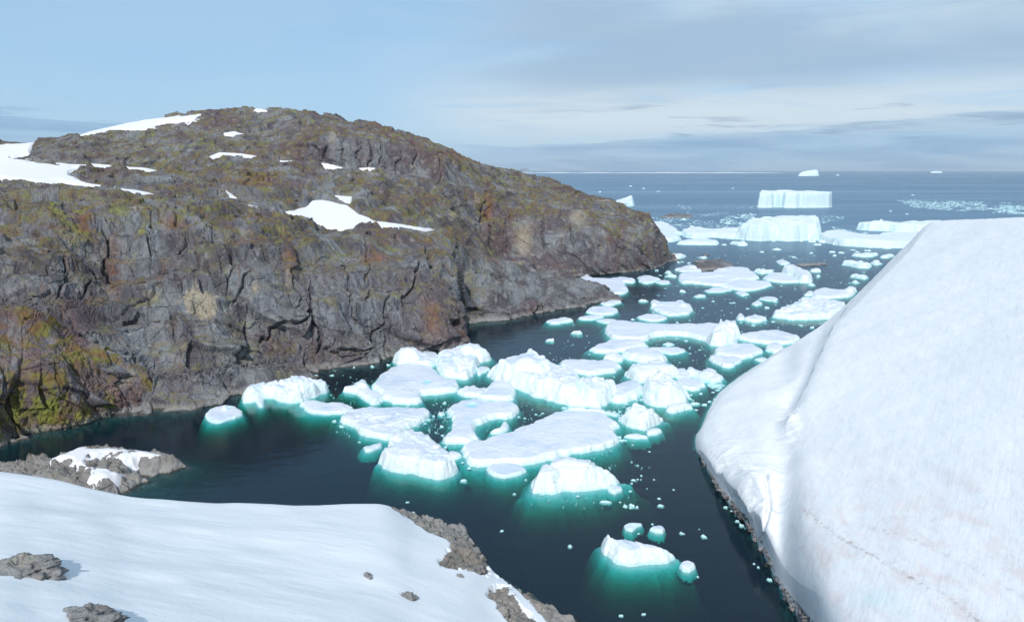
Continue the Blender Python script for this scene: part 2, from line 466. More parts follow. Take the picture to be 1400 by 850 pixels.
def rough_rock(P, seed, amp=1.0, damp=None, cliff=1.0, carve=None, calm=None, rubble=None):
    """break a smooth lofted surface into joints, blocks and ledges, along its own normals"""
    N = normals(P)
    steep = 1 - np.clip(N[..., 2], 0, 1)
    x, y, z = P[..., 0], P[..., 1], P[..., 2]
    wx = x + 4 * fbm(x * .04, y * .04, z * .04, 2, seed + 50); wy = y + 4 * fbm(x * .04, y * .04, z * .04, 2, seed + 51); wz = z + 6 * fbm(x * .04, y * .04, z * .03, 2, seed + 52)
    big = 5.0 * fbm(wx * .014, wy * .014, z * .012, 3, seed)
    # vertical buttresses and clefts on the steep parts
    butt = 2.6 * ridged(wx * .035 + z * .006, wy * .035, z * .008, 3, seed + 40) + .5 * ridged(wx * .16 + z * .03, wy * .16, z * .014, 2, seed + 44)
    f1, e1 = facet(wx * .065 + z * .03, wy * .065, wz * .035, seed + 3, 1.7, .7)
    f2, e2 = facet(wx * .17 + z * .10, wy * .17, wz * .055, seed + 9, 1.8, .7)
    f3, e3 = facet(wx * .5 + z * .2, wy * .5, wz * .28, seed + 15, 1.5, .7)
    mask = sstep(-.5, .5, fbm(x * .02, y * .02, z * .02, 2, seed + 61))
    mk2 = sstep(-.1, .5, fbm(x * .05, y * .05, z * .03, 2, seed + 63)); mk3 = sstep(.0, .5, fbm(x * .07, y * .07, z * .05, 2, seed + 64))
    cl = butt + f1 * 4.4 + f2 * 2.1 + f3 * .75 - 1.4 * mk2 * np.exp(-(e1 / .03) ** 2) - .7 * mk3 * np.exp(-(e2 / .04) ** 2)
    gentle = f1 * 1.9 + f2 * 1.25 + f3 * .4
    ledge = .7 * ridged(wx * .05, wy * .05, z * .22, 3, seed + 21)
    fine = .34 * fbm(x * .8, y * .8, z * .5, 4, seed + 30, .6) * (.5 + mask)
    s = sstep(.2, .6, steep)
    d = big * (.25 + .75 * s) * .8 + (cl * s * cliff + gentle * (1 - s)) + ledge * (1 - .8 * s) + fine * (.6 + .4 * s)
    # benches: the gentler ground rises in steps with short rock walls between them
    ph = (z + 7 * fbm(x * .013, y * .013, 0, 2, seed + 70)) / 7.5
    fr = ph - np.floor(ph)
    bench = (sstep(.0, .28, fr) - fr) * 3.4 * (1 - s) * sstep(-.4, .5, fbm(x * .01, y * .01, 0, 2, seed + 71))
    du_ = np.linalg.norm(np.gradient(P, axis=1), axis=2)
    d = d * amp * np.clip(.55 / np.maximum(du_, .05), .25, 1)
    if calm is not None: d = d * (1 - .55 * calm)
    if rubble is not None:
        g1, _a = facet(x * .8, y * .8, z * .8, seed + 90, 1.6, .8); g2, _a = facet(x * 1.9, y * 1.9, z * 1.9, seed + 93, 1.6, .8)
        d = d * (1 - .5 * rubble) + rubble * (g1 * 1.0 + g2 * .45)
    if carve is not None: d = d - carve
    P = P.copy(); P[..., 2] += bench * (damp if damp is not None else 1) * amp
    if damp is not None: d = d * damp
    return P + N * d[..., None]

# --- snow patches lying on the hill, outlines in photo pixels
PATCHES = [
 ('wide white snowfield at the left edge of the rocky hill, narrowing to a tongue', 1.2, [(-480,206),(-160,203),(0,200),(48,196),(42,205),(40,212),(15,217),(50,224),(75,227),(108,232),(95,238),(93,242),(120,252),(150,257),(185,262),(216,270),(200,271),(170,266),(150,262),(120,257),(82,251),(60,252),(30,248),(0,246),(-160,244),(-480,246)]),
 ('long white snowbank on the skyline left of the hill summit', 1.0, [(110,186),(140,175),(180,168),(220,163),(250,160),(275,157),(255,167),(228,169),(215,172),(200,179),(185,180),(165,178),(150,178),(120,187)]),
 ('largest snow patch on the middle of the hill, pinkish white with a long tail', .9, [(385,290),(402,290),(417,285),(427,276),(440,274),(462,279),(475,282),(490,294),(512,303),(535,306),(565,311),(594,315),(565,320),(550,323),(532,317),(515,309),(495,309),(475,317),(452,316),(430,306),(412,297),(397,294)]),
 ('small triangular snow patch just above the largest patch on the hill', .5, [(458,268),(481,270),(479,281),(473,279),(465,275)]),
 ('short sliver of snow at the left foot of the upper cliff band', .5, [(440,224),(455,226),(468,230),(455,232),(443,229)]),
 ('forked sliver of snow below the middle of the upper cliff band', .5, [(491,231),(510,230),(528,233),(510,236),(495,234)]),
 ('curved snow streak on the hillside below the summit', .5, [(284,216),(300,210),(330,211),(352,215),(330,217),(310,214),(290,218)]),
 ('small snow patch high on the slope directly below the summit', .5, [(307,183),(320,181),(334,185),(320,187)]),
 ('short snow streak right of the snow tongue on the left shoulder', .5, [(172,229),(195,231),(214,234),(195,237),(180,234)]),
 ('thin slanting snow streak left of the largest snow patch', .5, [(299,258),(310,262),(324,272),(315,271),(303,263)]),
 ('tiny snow patch at the left tip of the largest snow patch', .4, [(336,281),(350,283),(360,287),(345,287)]),
 ('tiny snow patch on the slope left of the upper cliff band', .4, [(383,220),(399,221),(398,225),(385,224)]),
 ('tiny snow cap on the very top of the hill', .4, [(350,150),(364,151),(364,154),(352,154)]),
 ('thin snow streak between the snow tongue and the grey crag', .4, [(75,224),(105,226),(120,227),(105,230),(90,229)]),
 ('narrow snow streak beside the grey crag above the snow tongue', .4, [(125,225),(150,227),(160,229),(145,231),(130,229)]),
]

def patch_damp(PX, PY):
    d = np.ones(PX.shape)
    for _, _, poly in PATCHES:
        x0 = min(p[0] for p in poly) - 12; x1 = max(p[0] for p in poly) + 12; y0 = min(p[1] for p in poly) - 12; y1 = max(p[1] for p in poly) + 12
        w = (PX > x0) & (PX < x1) & (PY > y0) & (PY < y1)
        if w.any():
            s = sdf(PX[w], PY[w], poly)
            d[w] = np.minimum(d[w], 1 - .985 * sstep(-3.5, .6, s))
    return d

# main hill behind (rows from its foot to the skyline and down the far side)
BX = [-500, -170, 0, 45, 100, 150, 200, 290, 345, 440, 500, 560, 600, 650, 700, 750, 800, 850, 885, 905, 918, 930]
BR = {
 -500: [(270,246),(247,290),(230,330),(215,365),(206,395),(201,420),(200,440)],
 -170: [(270,246),(247,290),(230,330),(215,365),(206,395),(201,420),(200,440)],
 0: [(268,250),(247,290),(230,330),(215,365),(205,395),(199,420),(197,440)],
 45: [(268,252),(247,292),(230,332),(217,360),(205,385),(198,405),(196,425)],
 100: [(272,254),(245,300),(232,335),(222,355),(205,368),(194,385),(187,405)],
 150: [(272,257),(243,310),(228,342),(215,362),(196,385),(183,408),(176,428)],
 200: [(278,262),(240,320),(225,350),(205,375),(186,400),(172,430),(165,450)],
 290: [(290,268),(250,320),(220,360),(205,380),(180,410),(160,440),(151,460)],
 345: [(296,272),(262,310),(235,350),(212,375),(185,410),(160,445),(149,465)],
 440: [(322,282),(280,315),(245,355),(231,378),(190,390),(170,430),(159,460)],
 500: [(324,286),(285,320),(252,360),(236,382),(195,394),(180,430),(171,455)],
 560: [(328,294),(290,335),(262,370),(240,390),(205,403),(196,435),(189,455)],
 600: [(334,304),(300,345),(270,375),(245,395),(215,413),(207,440),(201,460)],
 650: [(352,335),(320,370),(290,395),(265,413),(240,440),(228,465),(221,480)],
 700: [(384,378),(355,390),(320,398),(300,410),(265,450),(245,490),(234,510)],
 750: [(382,382),(360,394),(325,402),(302,414),(275,450),(258,490),(246,510)],
 800: [zrow(391,0),(365,394),(335,400),(310,410),(290,440),(278,470),(267,500)],
 850: [zrow(402,0),(362,405),(340,410),(318,420),(302,445),(290,470),(283,485)],
 885: [zrow(420,0),(358,423),(345,427),(328,432),(312,443),(304,453),(299,462)],
 905: [zrow(441,0),(356,443),(348,446),(342,449),(338,452),(335,456),(333,460)],
 918: [zrow(459,-.5),zrow(460,1),zrow(461,2),zrow(462,2.5),zrow(463,2),zrow(464,1.5),zrow(465,1)],
 930: [zrow(462,-3),zrow(463,-3),zrow(464,-3),zrow(465,-3),zrow(466,-3),zrow(467,-3),zrow(468,-4)],
}
rows = []
for x in BX:
    r = BR[x]
    Yf = r[0][1]; zf = float(at_depth(x, r[0][0], Yf)[2])
    Yl = r[-1][1]; zl = float(at_depth(x, r[-1][0], Yl)[2])
    rows.append([zrow(Yf - 22, zf - 16)] + r + [zrow(Yl + 30, zl - 5), zrow(Yl + 160, -8 if x > 640 else zl - 45)])
P, PX, PY = loft(BX, rows, 1740, [25, 90, 90, 80, 80, 100, 60, 40, 25, 25])
damp = patch_damp(PX, PY)
BAND = [([(446,190),(448,215),(446,232)],3,3.5),([(470,186),(472,212),(470,230)],1.6,2),([(489,184),(492,210),(500,236)],1.6,2.2),([(508,190),(506,215),(509,236)],3,3.2),([(521,192),(522,215),(521,234)],1.5,2),
 ([(545,196),(548,220),(545,240)],1.5,1.8),([(566,200),(563,225),(566,240)],1.8,2.2),([(600,212),(598,240),(603,262)],1.6,1.8),([(663,268),(665,300),(662,320)],3,3),([(740,292),(743,325),(748,355)],2,2.4),([(781,295),(784,320),(783,350)],2,2.4),([(820,318),(823,345),(818,360)],1.6,1.6),
 ([(700,305),(735,296),(790,300)],1.6,1.4),([(440,232),(500,238),(560,242)],2,1.5)]
Pr = rough_rock(P, 3, 1.0, damp, carve=fissures(PX, PY, BAND, 5), calm=((sdf(PX, PY, [(436,188),(500,190),(560,205),(640,240),(600,262),(520,240),(438,232)]) > 0) | (sdf(PX, PY, [(690,300),(740,295),(800,300),(880,350),(780,375),(690,350)]) > 0)) * 1.0)
def blob(PX, PY, cx, cy, rx, ry):
    return np.exp(-(((PX - cx) / rx) ** 2 + ((PY - cy) / ry) ** 2))
moss = .30 - .75 * (sdf(PX, PY, [(436,188),(500,190),(560,205),(640,240),(660,262),(600,262),(520,240),(438,232)]) > 0) - .5 * (sdf(PX, PY, [(690,300),(740,295),(800,300),(880,350),(900,362),(780,380),(690,350)]) > 0) - .35 * blob(PX, PY, 90, 215, 70, 14) + .55 * blob(PX, PY, 620, 235, 60, 22) + .5 * blob(PX, PY, 750, 275, 90, 18) + .6 * blob(PX, PY, 840, 325, 25, 25) + .6 * blob(PX, PY, 560, 290, 90, 25) \
     + .6 * blob(PX, PY, 340, 245, 60, 25) + .5 * blob(PX, PY, 480, 247, 40, 10) + .3 * blob(PX, PY, 250, 225, 60, 15) + .8 * blob(PX, PY, 910, 345, 8, 8)
pale = .7 * blob(PX, PY, 715, 330, 12, 22) + .6 * blob(PX, PY, 790, 300, 12, 8) + .5 * blob(PX, PY, 455, 190, 5, 12)
rust = .9 * blob(PX, PY, 666, 290, 5, 22) + .5 * blob(PX, PY, 350, 250, 30, 14) + .6 * blob(PX, PY, 630, 215, 35, 10)
hill = grid_mesh('rocky_hill', Pr, M_ROCK, attrs={'moss': moss, 'pale': pale, 'rust': rust})
tag(hill, 'broad grey and purple brown rocky hill with ochre moss rising to the skyline', kind='structure')
hill['category'] = 'hill'

def snow_over(P, PX, PY, poly, thick, label, mat, name='snow_patch', cat='snow patch', group=None, seed=1, k=.22, lo=-.5, edge_noise=2.0, kind=None):
    s = sdf(PX, PY, poly) + .5 + edge_noise * fbm(P[..., 0] * .18, P[..., 1] * .18, P[..., 2] * .18, 3, seed)
    t = np.clip((s + .8) * k, lo, thick)
    Q = P.copy(); Q[..., 2] += t
    keep = (s > -5) & (t > lo)
    ys, xs = np.where(keep)
    if len(ys) == 0: return None
    sl = (slice(max(ys.min() - 1, 0), ys.max() + 2), slice(max(xs.min() - 1, 0), xs.max() + 2))
    o = grid_mesh(name, Q[sl], mat, mask=biggest_piece(keep[sl]))
    return tag(o, label, cat, group, kind)

for i, (lab, th, poly) in enumerate(PATCHES):
    en = 1.3 if len(poly) > 12 else .5
    snow_over(P, PX, PY, poly, th, lab, M_SNOW, group='snow patches on the rocky hill', seed=i, edge_noise=en, k=.35, lo=-.9)

# front cliffs and the low headland
FR = {
 -500: (140, [(430,158),(380,168),(325,180),(290,198)]),
 -170: (148, [(420,168),(370,178),(320,188),(288,203)]),
 0: (158, [(428,172),(375,182),(325,192),(288,205)]),
 60: (161, [(448,170),(385,184),(325,196),(284,210)]),
 100: (163, [(470,170),(400,187),(330,200),(282,215)]),
 150: (165, [(497,170),(415,190),(335,205),(278,222)]),
 215: (168, [(532,173),(430,190),(340,208),(278,230)]),
 300: (175, [(508,184),(420,198),(335,214),(286,238)]),
 345: (182, [(500,192),(420,202),(335,218),(292,246)]),
 390: (190, [(492,199),(420,206),(340,224),(300,254)]),
 430: (199, [(488,204),(420,212),(350,230),(312,264)]),
 446: (203, [(490,205.5),(420,212),(355,232),(318,267)]),
 530: (214, [(478,216),(430,222),(370,240),(322,276)]),
 590: (228, [(455,231),(420,237),(375,250),(328,288)]),
 620: (238, [(452,241),(422,246),(382,258),(333,293)]),
 646: (267, [(430,270),(412,276),(380,289),(343,309)]),
 700: (274, [(425,277),(410,284),(385,298),(358,325)]),
 760: (292, [(416,295),(405,302),(390,312),(374,335)]),
 805: (307, [(407,310),(402,313),(397,320),(391,332)]),
 835: (318, [zrow(319,.6),zrow(321,1.6),zrow(324,2),zrow(330,1.5)]),
 850: (322, [zrow(323,-3),zrow(325,-3),zrow(328,-3),zrow(334,-4)]),
}
FX = sorted(FR)
rows = []
for x in FX:
    Yb, r = FR[x]
    zb = 0 if x < 850 else -3
    Yl = r[-1][1]; zl = float(at_depth(x, r[-1][0], Yl)[2])
    back = [zrow(Yl + 12, zl - 1.5), zrow(Yl + 36, zl - 8)] if x <= 620 else [zrow(Yl + 9, zl - 4), zrow(Yl + 28, -8)]
    rows.append([zrow(Yb - 9, -9), zrow(Yb, zb)] + r + back)
P, PX, PY = loft(FX, rows, 1680, [20, 70, 150, 140, 90, 30, 20])
CRACKS = [([(345,372),(335,395),(318,416),(310,424)],2.2,2.4),([(415,386),(430,430),(441,460),(430,496)],2,2.2),([(536,410),(526,440),(512,470),(503,492)],2,2.2),([(574,362),(568,392),(556,416),(548,430)],2.4,2.8),
 ([(138,305),(150,345),(146,375),(128,398),(95,428)],2.4,2.8),([(438,481),(475,480),(500,482),(520,470)],1.5,1.6),([(240,432),(222,445),(200,458),(170,468)],2.4,2.6),([(588,340),(592,365),(594,392)],3.2,3.6),
 ([(290,374),(262,372),(232,376),(205,392),(150,404)],1.6,1.8),([(360,470),(372,448),(410,440),(414,420)],2,2),([(60,352),(85,370),(95,400),(70,412)],2,2.2),([(262,328),(248,352),(236,360)],2,2),([(385,372),(400,395),(408,430)],1.4,1.6),
 ([(470,350),(478,400),(486,450)],1.3,1.3),([(30,370),(10,384),(-30,392)],2,2),([(310,330),(318,370),(305,398)],1.5,1.8),([(640,372),(690,380),(740,388)],1.4,1.2),([(690,376),(686,405),(692,425)],1.6,1.6),([(500,336),(506,380),(498,420)],1.4,1.4),([(215,300),(205,340),(212,372)],1.6,1.8)]
calm = blob(PX, PY, 490, 420, 75, 55) + .6 * blob(PX, PY, 700, 400, 60, 20)
rub = np.clip(1.2 * np.exp(-((PY - np.interp(PX, [-100, 30, 100, 180, 240, 300, 420, 450], [420, 432, 468, 503, 530, 515, 495, 480])) / 15) ** 2) * sstep(450, 380, PX), 0, 1)
Pr = rough_rock(P, 11, 1.0, carve=fissures(PX, PY, CRACKS, 8), calm=np.clip(calm, 0, 1), rubble=rub)
moss = 1.0 * sstep(345, 290, PY + 8 * vnoise(PX * .05, 0, 0, 3)) + .5 * blob(PX, PY, 60, 340, 70, 35) + .5 * blob(PX, PY, 370, 330, 25, 25) \
     + .45 * blob(PX, PY, 590, 345, 40, 25) + .5 * blob(PX, PY, 400, 480, 40, 14) + .35 * blob(PX, PY, 290, 510, 60, 14)
moss = moss - .9 * sstep(640, 700, PX) * .6 + .10 * sstep(430, 360, PY)
pale = .8 * sstep(-3, 3, 7 * fbm(PX * .12, PY * .12, 0, 4, 4, .65) + sdf(PX, PY, [(253,400),(285,398),(293,405),(298,425),(285,440),(265,440),(252,425)])) \
     + .8 * blob(PX, PY, 348, 400, 4, 10) + .5 * blob(PX, PY, 392, 385, 3, 12)
rust = .8 * blob(PX, PY, 115, 310, 14, 20) + .7 * blob(PX, PY, 155, 375, 12, 35) + .8 * blob(PX, PY, 510, 360, 25, 10) + .7 * blob(PX, PY, 575, 440, 10, 25) + .9 * blob(PX, PY, 621, 462, 6, 6) \
     + .6 * blob(PX, PY, 395, 360, 10, 25) + .7 * blob(PX, PY, 240, 315, 14, 10) + .6 * blob(PX, PY, 340, 335, 20, 8)
moss = moss + .5 * sstep(400, 300, PY) * sstep(.1, .8, fbm(PX * .035, PY * .006, 0, 3, 31)) - .5 * rub
cliff = grid_mesh('rocky_cliff', Pr, M_ROCK, attrs={'cool': np.clip(1.1 * blob(PX, PY, 490, 425, 90, 60) + .7 * blob(PX, PY, 375, 400, 20, 30) + .5 * rub, 0, 1), 'moss': moss, 'pale': np.clip(pale, 0, 1), 'rust': rust})
tag(cliff, 'tall dark grey cliff with mossy brow dropping into the ice filled cove', kind='structure'); cliff['category'] = 'cliff'

# mossy crag at the left edge in front of the cliff
KR = {
 -500: (108, [(600,112),(520,122),(440,138)]),
 -170: (121, [(560,128),(500,136),(432,146)]),
 0: (144, [(540,148),(480,155),(433,163)]),
 60: (150, [(530,153),(485,158),(446,166)]),
 100: (154, [(530,157),(495,161),(466,168)]),
 150: (160, [(540,162),(515,165),(490,170)]),
 200: (165, [(548,166),(530,168),(516,171)]),
 222: (167.5, [(552,168),(548,168.6),(544,169)]),
 236: (169, [zrow(170,-2),zrow(171,-2),zrow(172,-2)]),
}
KX = sorted(KR); rows = []
for x in KX:
    Yb, r = KR[x]; Yl = r[-1][1]; zl = float(at_depth(x, r[-1][0], Yl)[2])
    rows.append([zrow(Yb - 8, -8), zrow(Yb, 0 if x < 236 else -2)] + r + [zrow(Yl + 7, zl - 2), zrow(Yl + 16, zl - 12)])
P, PX, PY = loft(KX, rows, 1000, [16, 50, 60, 60, 30, 16])
Pr = rough_rock(P, 27, .85)
moss = .95 + 0 * PX
crag = grid_mesh('rocky_crag', Pr, M_MOSSY, attrs={'moss': moss, 'pale': 0 * PX, 'rust': .35 + 0 * PX})
tag(crag, 'low dark crag covered in olive moss at the left waterline', kind='structure'); crag['category'] = 'crag'
# ------------------------------------------------------------------ foreground snowfield with its rocky shore
SR = {  # x: edge (py, z), then rows (py, z) towards the viewer
 -520: [(610,17),(632,18.5),(690,21),(775,25),(880,29),(1100,33)],
 -170: [(628,17),(650,18.5),(700,21),(780,25),(880,29),(1100,33)],
 0: [(645,15.5),(662,16.6),(705,19),(780,22.5),(880,27),(1100,31)],
 60: [(657,14.5),(672,15.6),(712,17.8),(785,21.5),(880,25.5),(1100,30)],
 120: [(670,13.5),(683,14.5),(718,16.6),(785,20),(880,24.5),(1100,29)],
 180: [(682,12),(694,13),(725,15),(790,18.5),(880,23),(1100,28)],
 250: [(690,10.5),(700,11.4),(730,13.5),(790,17),(880,21.5),(1100,27)],
 330: [(695,9),(705,9.9),(733,12),(790,15.4),(880,19.5),(1100,26)],
 400: [(697,7.6),(707,8.5),(735,10.6),(790,13.8),(880,18),(1100,25)],
 460: [(694,6.2),(704,7.1),(733,9.2),(790,12.4),(880,16.2),(1100,23)],
 520: [(692,4.6),(702,5.5),(731,7.6),(790,10.6),(880,14),(1100,21)],
 545: [(699,2.4),(709,4.0),(735,6.4),(790,9.4),(880,12.6),(1100,20)],
 565: [(704,.2),(718,2.4),(740,5.0),(792,8.2),(880,11.4),(1100,19)],
 600: [(711,0),(730,2.2),(752,4.0),(798,6.6),(880,9.4),(1100,16)],
 640: [(735,0),(752,2.0),(772,3.4),(805,4.8),(880,7.4),(1100,14)],
 658: [(758,0),(770,1.4),(786,2.4),(812,3.6),(880,6.2),(1100,13)],
 675: [(787,0),(794,1.0),(804,1.8),(824,2.8),(885,5.2),(1100,12)],
 700: [(798,0),(806,1.1),(816,1.9),(835,2.6),(890,4.2),(1100,10)],
 740: [(823,0),(832,1.0),(842,1.6),(858,2.0),(900,3.0),(1100,8)],
 770: [(843,0),(852,.8),(862,1.2),(880,1.6),(920,2.4),(1100,6)],
 810: [(872,0),(882,.6),(895,1),(915,1.3),(950,1.6),(1150,4)],
 900: [(950,0),(960,.3),(975,.4),(1000,.5),(1040,.6),(1200,1)],
}
SX = sorted(SR); rows = []
for x in SX:
    r = [(py, float(at_height(x, py, z)[1])) for py, z in SR[x]]
    Y0 = r[0][1]; z0 = SR[x][0][1]
    steep = [zrow(Y0 + 9, -9), zrow(Y0 + 2.2, z0 - 2.5 - z0 * .25)]
    rows.append(steep + r)
P, PX, PY = loft(SX, rows, 1600, [18, 22, 34, 60, 90, 100, 60], blur=7)
SHORE_ROCKS = [
 [(528,690),(560,697),(585,698),(612,706),(632,712),(650,728),(668,752),(672,786),(657,787),(640,784),(622,781),(602,777),(599,771),(608,764),(610,757),(614,748),(600,737),(580,731),(565,720),(552,709)],
 [(662,782),(690,790),(725,798),(760,830),(800,852),(850,900),(900,960),(800,930),(765,880),(748,856),(728,832),(705,808),(690,798),(676,792),(662,788)],
 [(661,818),(668,806),(682,801),(700,806),(704,818),(716,832),(728,842),(740,870),(700,870),(690,850),(680,838),(674,826)],
]
srock = np.full(PX.shape, -99.0)
for q in SHORE_ROCKS: srock = np.maximum(srock, sdf(PX, PY, smooth_poly(q, 2)))
x, y, z = P[..., 0], P[..., 1], P[..., 2]
en = 5 * fbm(x * .45, y * .45, z * .45, 4, 5, .6)
rockness = sstep(-8, 4, srock)
# rock under it: blocky shore
N = normals(P)
x_ = x + .8 * vnoise(x * .5, y * .5, 0, 91); y_ = y + .8 * vnoise(x * .5, y * .5, 0, 92)
f1, e1 = facet(x_ * .22, y_ * .22, z * .3, 4, 1.8, .45); f2, e2 = facet(x_ * .6, y_ * .6, z * .7, 8, 1.8, .5); f3, e3 = facet(x_ * 1.6, y_ * 1.6, z * 1.6, 12, 1.6, .5)
dd = f1 * 1.3 + f2 * .7 + f3 * .22 + .35 * fbm(x * .7, y * .7, z, 4, 9, .55) + .4 * fbm(x * .2, y * .2, z, 2, 19)
Pr = P + N * (dd * .62 * (.15 + .85 * rockness))[..., None]
Pr[..., 2] += .15 * rockness - .5 * (1 - rockness)
keep = (PX > 500) & (srock > -14)
keep |= (np.arange(P.shape[0])[:, None] < 38) & (PX > 470)
shore = grid_mesh('rocky_shore', Pr, M_SHORE, mask=keep, attrs={'moss': 0 * PX, 'pale': .25 * (vnoise(x * .2, y * .2, 0, 4) > 0.2), 'rust': 0 * PX})
tag(shore, 'pale brown rocky shoreline edging the foreground snowfield', kind='structure'); shore['category'] = 'shore'
# the snow itself
t = np.clip((-srock + en * .7 + 3.0) * .16, -1.2, .45)
und = .5 * fbm(x * .05, y * .07, 0, 3, 2) + .02 * fbm(x * .25, y * 1.1, 0, 3, 6)
Q = P.copy(); Q[..., 2] += t + und * np.clip(-srock / 60, 0, 1)
snowf = grid_mesh('snowfield', Q, M_SNOW_FRONT, mask=(t > -1.15))
tag(snowf, 'smooth foreground snowfield sloping down to the cove', kind='structure'); snowf['category'] = 'snowfield'
FRONT_P, FRONT_X, FRONT_Y = Q, PX, PY

def boulder(px, py, w, hgt, label, seed, mat, squash=.6, name='boulder', yaw=0., rel=.35):
    """a half-buried rock on the foreground snow"""
    d = (FRONT_X - px) ** 2 + (FRONT_Y - py) ** 2
    k = np.unravel_index(np.argmin(d), d.shape)
    c = FRONT_P[k]
    n = 72; m = 40
    th = np.linspace(0, 2 * math.pi, n); ph = np.linspace(.02, math.pi - .02, m)
    T, F = np.meshgrid(th, ph)
    X = np.sin(F) * np.cos(T); Y = np.sin(F) * np.sin(T); Z = np.cos(F)
    fa, e = facet(X * 1.3 + seed, Y * 1.3, Z * 1.3, seed, 1.8, .3); fb, e2 = facet(X * 3.4 + seed, Y * 3.4, Z * 3.4, seed + 5, 1.8, .4)
    r = 1 + .42 * fa + .10 * fb + .14 * fbm(X * 5 + seed, Y * 5, Z * 5, 3, seed)
    r[:, -1] = r[:, 0]
    A = np.stack([X * r * w / 2, Y * r * w / 2 * squash, Z * r * hgt], -1)
    ca, sa = math.cos(yaw), math.sin(yaw)
    A = np.stack([A[..., 0] * ca - A[..., 1] * sa, A[..., 0] * sa + A[..., 1] * ca, A[..., 2] - hgt * rel], -1)
    A += c
    o = grid_mesh(name, A, mat, origin=np.array([c[0], c[1], c[2]]), attrs={'moss': 0 * X, 'pale': 0 * X, 'rust': 0 * X})
    return tag(o, label, 'boulder', 'rocks showing through the foreground snow')
boulder(24, 788, 7.6, 1.25, 'largest grey boulder in the snow, at the left edge of the photo', 3, M_GREY, .75)
boulder(112, 852, 5.6, .8, 'low grey rock cut by the bottom edge, below the largest boulder', 8, M_GREY, .6)
boulder(503, 790, 1.6, .6, 'crooked dark rock in the snow, second from the shore', 12, M_GREY, .5, yaw=-.9)
boulder(555, 819, 2.5, .5, 'flat oval brown rock in the snow near the bottom edge', 15, M_GREY, .55)
boulder(628, 791, 1.1, .5, 'small dark rock closest to the rocky shore outcrop', 19, M_GREY, .8)
boulder(445, 771, .9, .35, 'smallest dark stone alone in the middle of the foreground snow', 23, M_GREY, .7)

# ------------------------------------------------------------------ big snow slope on the right
TR = {
 946: [(622,-2.5),(618,-2.5),(614,-2.5),(610,-2.5),(606,-2.5),(602,-2.5),(598,-3)],
 953: [(616,0),(611,.9),(607,1.4),(604,1.6),(601,1.6),(598,1.4),(595,1.0)],
 966: [(640,0),(630,1.8),(615,2.8),(600,3.4),(588,3.4),(578,3.2),(571,2.6)],
 985: [(672,0),(657,2.4),(630,4.2),(603,5.0),(578,5.4),(558,5.4),(544,4.8)],
 1020: [(718,0),(697,4.4),(655,6.6),(615,7.2),(578,7.8),(545,8),(516,7.2)],
 1042: [(752,0),(728,4.2),(680,7.4),(625,8.4),(578,9),(540,9.4),(500,8.6)],
 1075: [(822,0),(785,3.4),(720,6.8),(650,8.8),(580,9.8),(530,10.4),(477,10)],
 1097: [(852,0),(805,4),(720,8.5),(635,11),(560,12.4),(505,13),(462,12.6)],
 1130: [(905,0),(820,5.5),(725,10.5),(625,14),(540,16),(475,16.8),(439,16)],
 1165: [(960,0),(830,8),(730,13.5),(615,18),(520,21),(450,22),(409,21)],
 1200: [(1000,0),(850,10),(730,16),(600,22),(500,26),(425,28),(374,27.5)],
 1240: [(1000,3),(850,12.5),(730,19),(600,25.5),(490,30.5),(400,34),(336,34.5)],
 1275: [(1000,5),(850,14.5),(730,21.5),(600,28.5),(480,33.5),(380,37.5),(304,41)],
 1330: [(1000,8),(850,18),(730,25),(600,31.5),(480,36.5),(380,40.5),(301,43.5)],
 1400: [(1000,11),(850,21),(730,28),(600,34),(480,39),(380,42.5),(300,45.5)],
 1650: [(1000,19),(850,29),(730,36),(600,41),(480,44.5),(380,47),(304,50)],
 2500: [(1000,19),(850,29),(730,36),(600,41),(480,44.5),(380,47),(304,50)],
}
def plane_z(px, py):                       # the slope is one broad, nearly flat tilted sheet
    dx, dy, dz = ray(px, py)
    t_ = 52.3 / (.53 * dx - .2 * dy - dz)
    return float(CH + dz * t_)
for x_ in TR:
    if x_ >= 1075:
        b_ = TR[x_][0][0]
        TR[x_] = [(py_, (z_ if x_ == 1075 else plane_z(x_, py_) * (1 - math.exp(-(b_ - py_ + (0 if x_ < 1110 else 40 if x_ < 1150 else 130)) / 60.0)) * (1.0 if x_ < 1500 else .97))) for py_, z_ in TR[x_]]
TR[985] = TR[985][:5] + [(558,4.7),(544,3.4)]
TR[1020] = TR[1020][:4] + [(578,7.6),(545,7.0),(516,5.2)]
TR[1042] = TR[1042][:4] + [(578,8.9),(540,8.4),(500,6.2)]
TR[1075] = TR[1075][:5] + [(530,9.2),(477,7.0)]
for x_, d1, d2 in ((1097, .8, 3.2), (1130, 0, 3.2), (1165, 0, 2.2), (1200, 0, 1.4), (1240, 0, 1.2)):
    TR[x_][5] = (TR[x_][5][0], TR[x_][5][1] - d1); TR[x_][6] = (TR[x_][6][0], TR[x_][6][1] - d2)
TX = sorted(TR); rows = []
for x in TX:
    r = [(py, float(at_height(x, py, z)[1])) for py, z in TR[x]]
    Yn = r[0][1]; zn = TR[x][0][1]; Yl = r[-1][1]; zl = TR[x][-1][1]
    rows.append([zrow(Yn - 5, zn - 7)] + r + [zrow(Yl + 4, zl - 1.6), zrow(Yl + 16, min(zl * .45, zl - 4)), zrow(Yl + 60, -9)])
P, PX, PY = loft(TX, rows, 1950, [14, 46, 80, 90, 90, 90, 90, 16, 20, 20], blur=6)
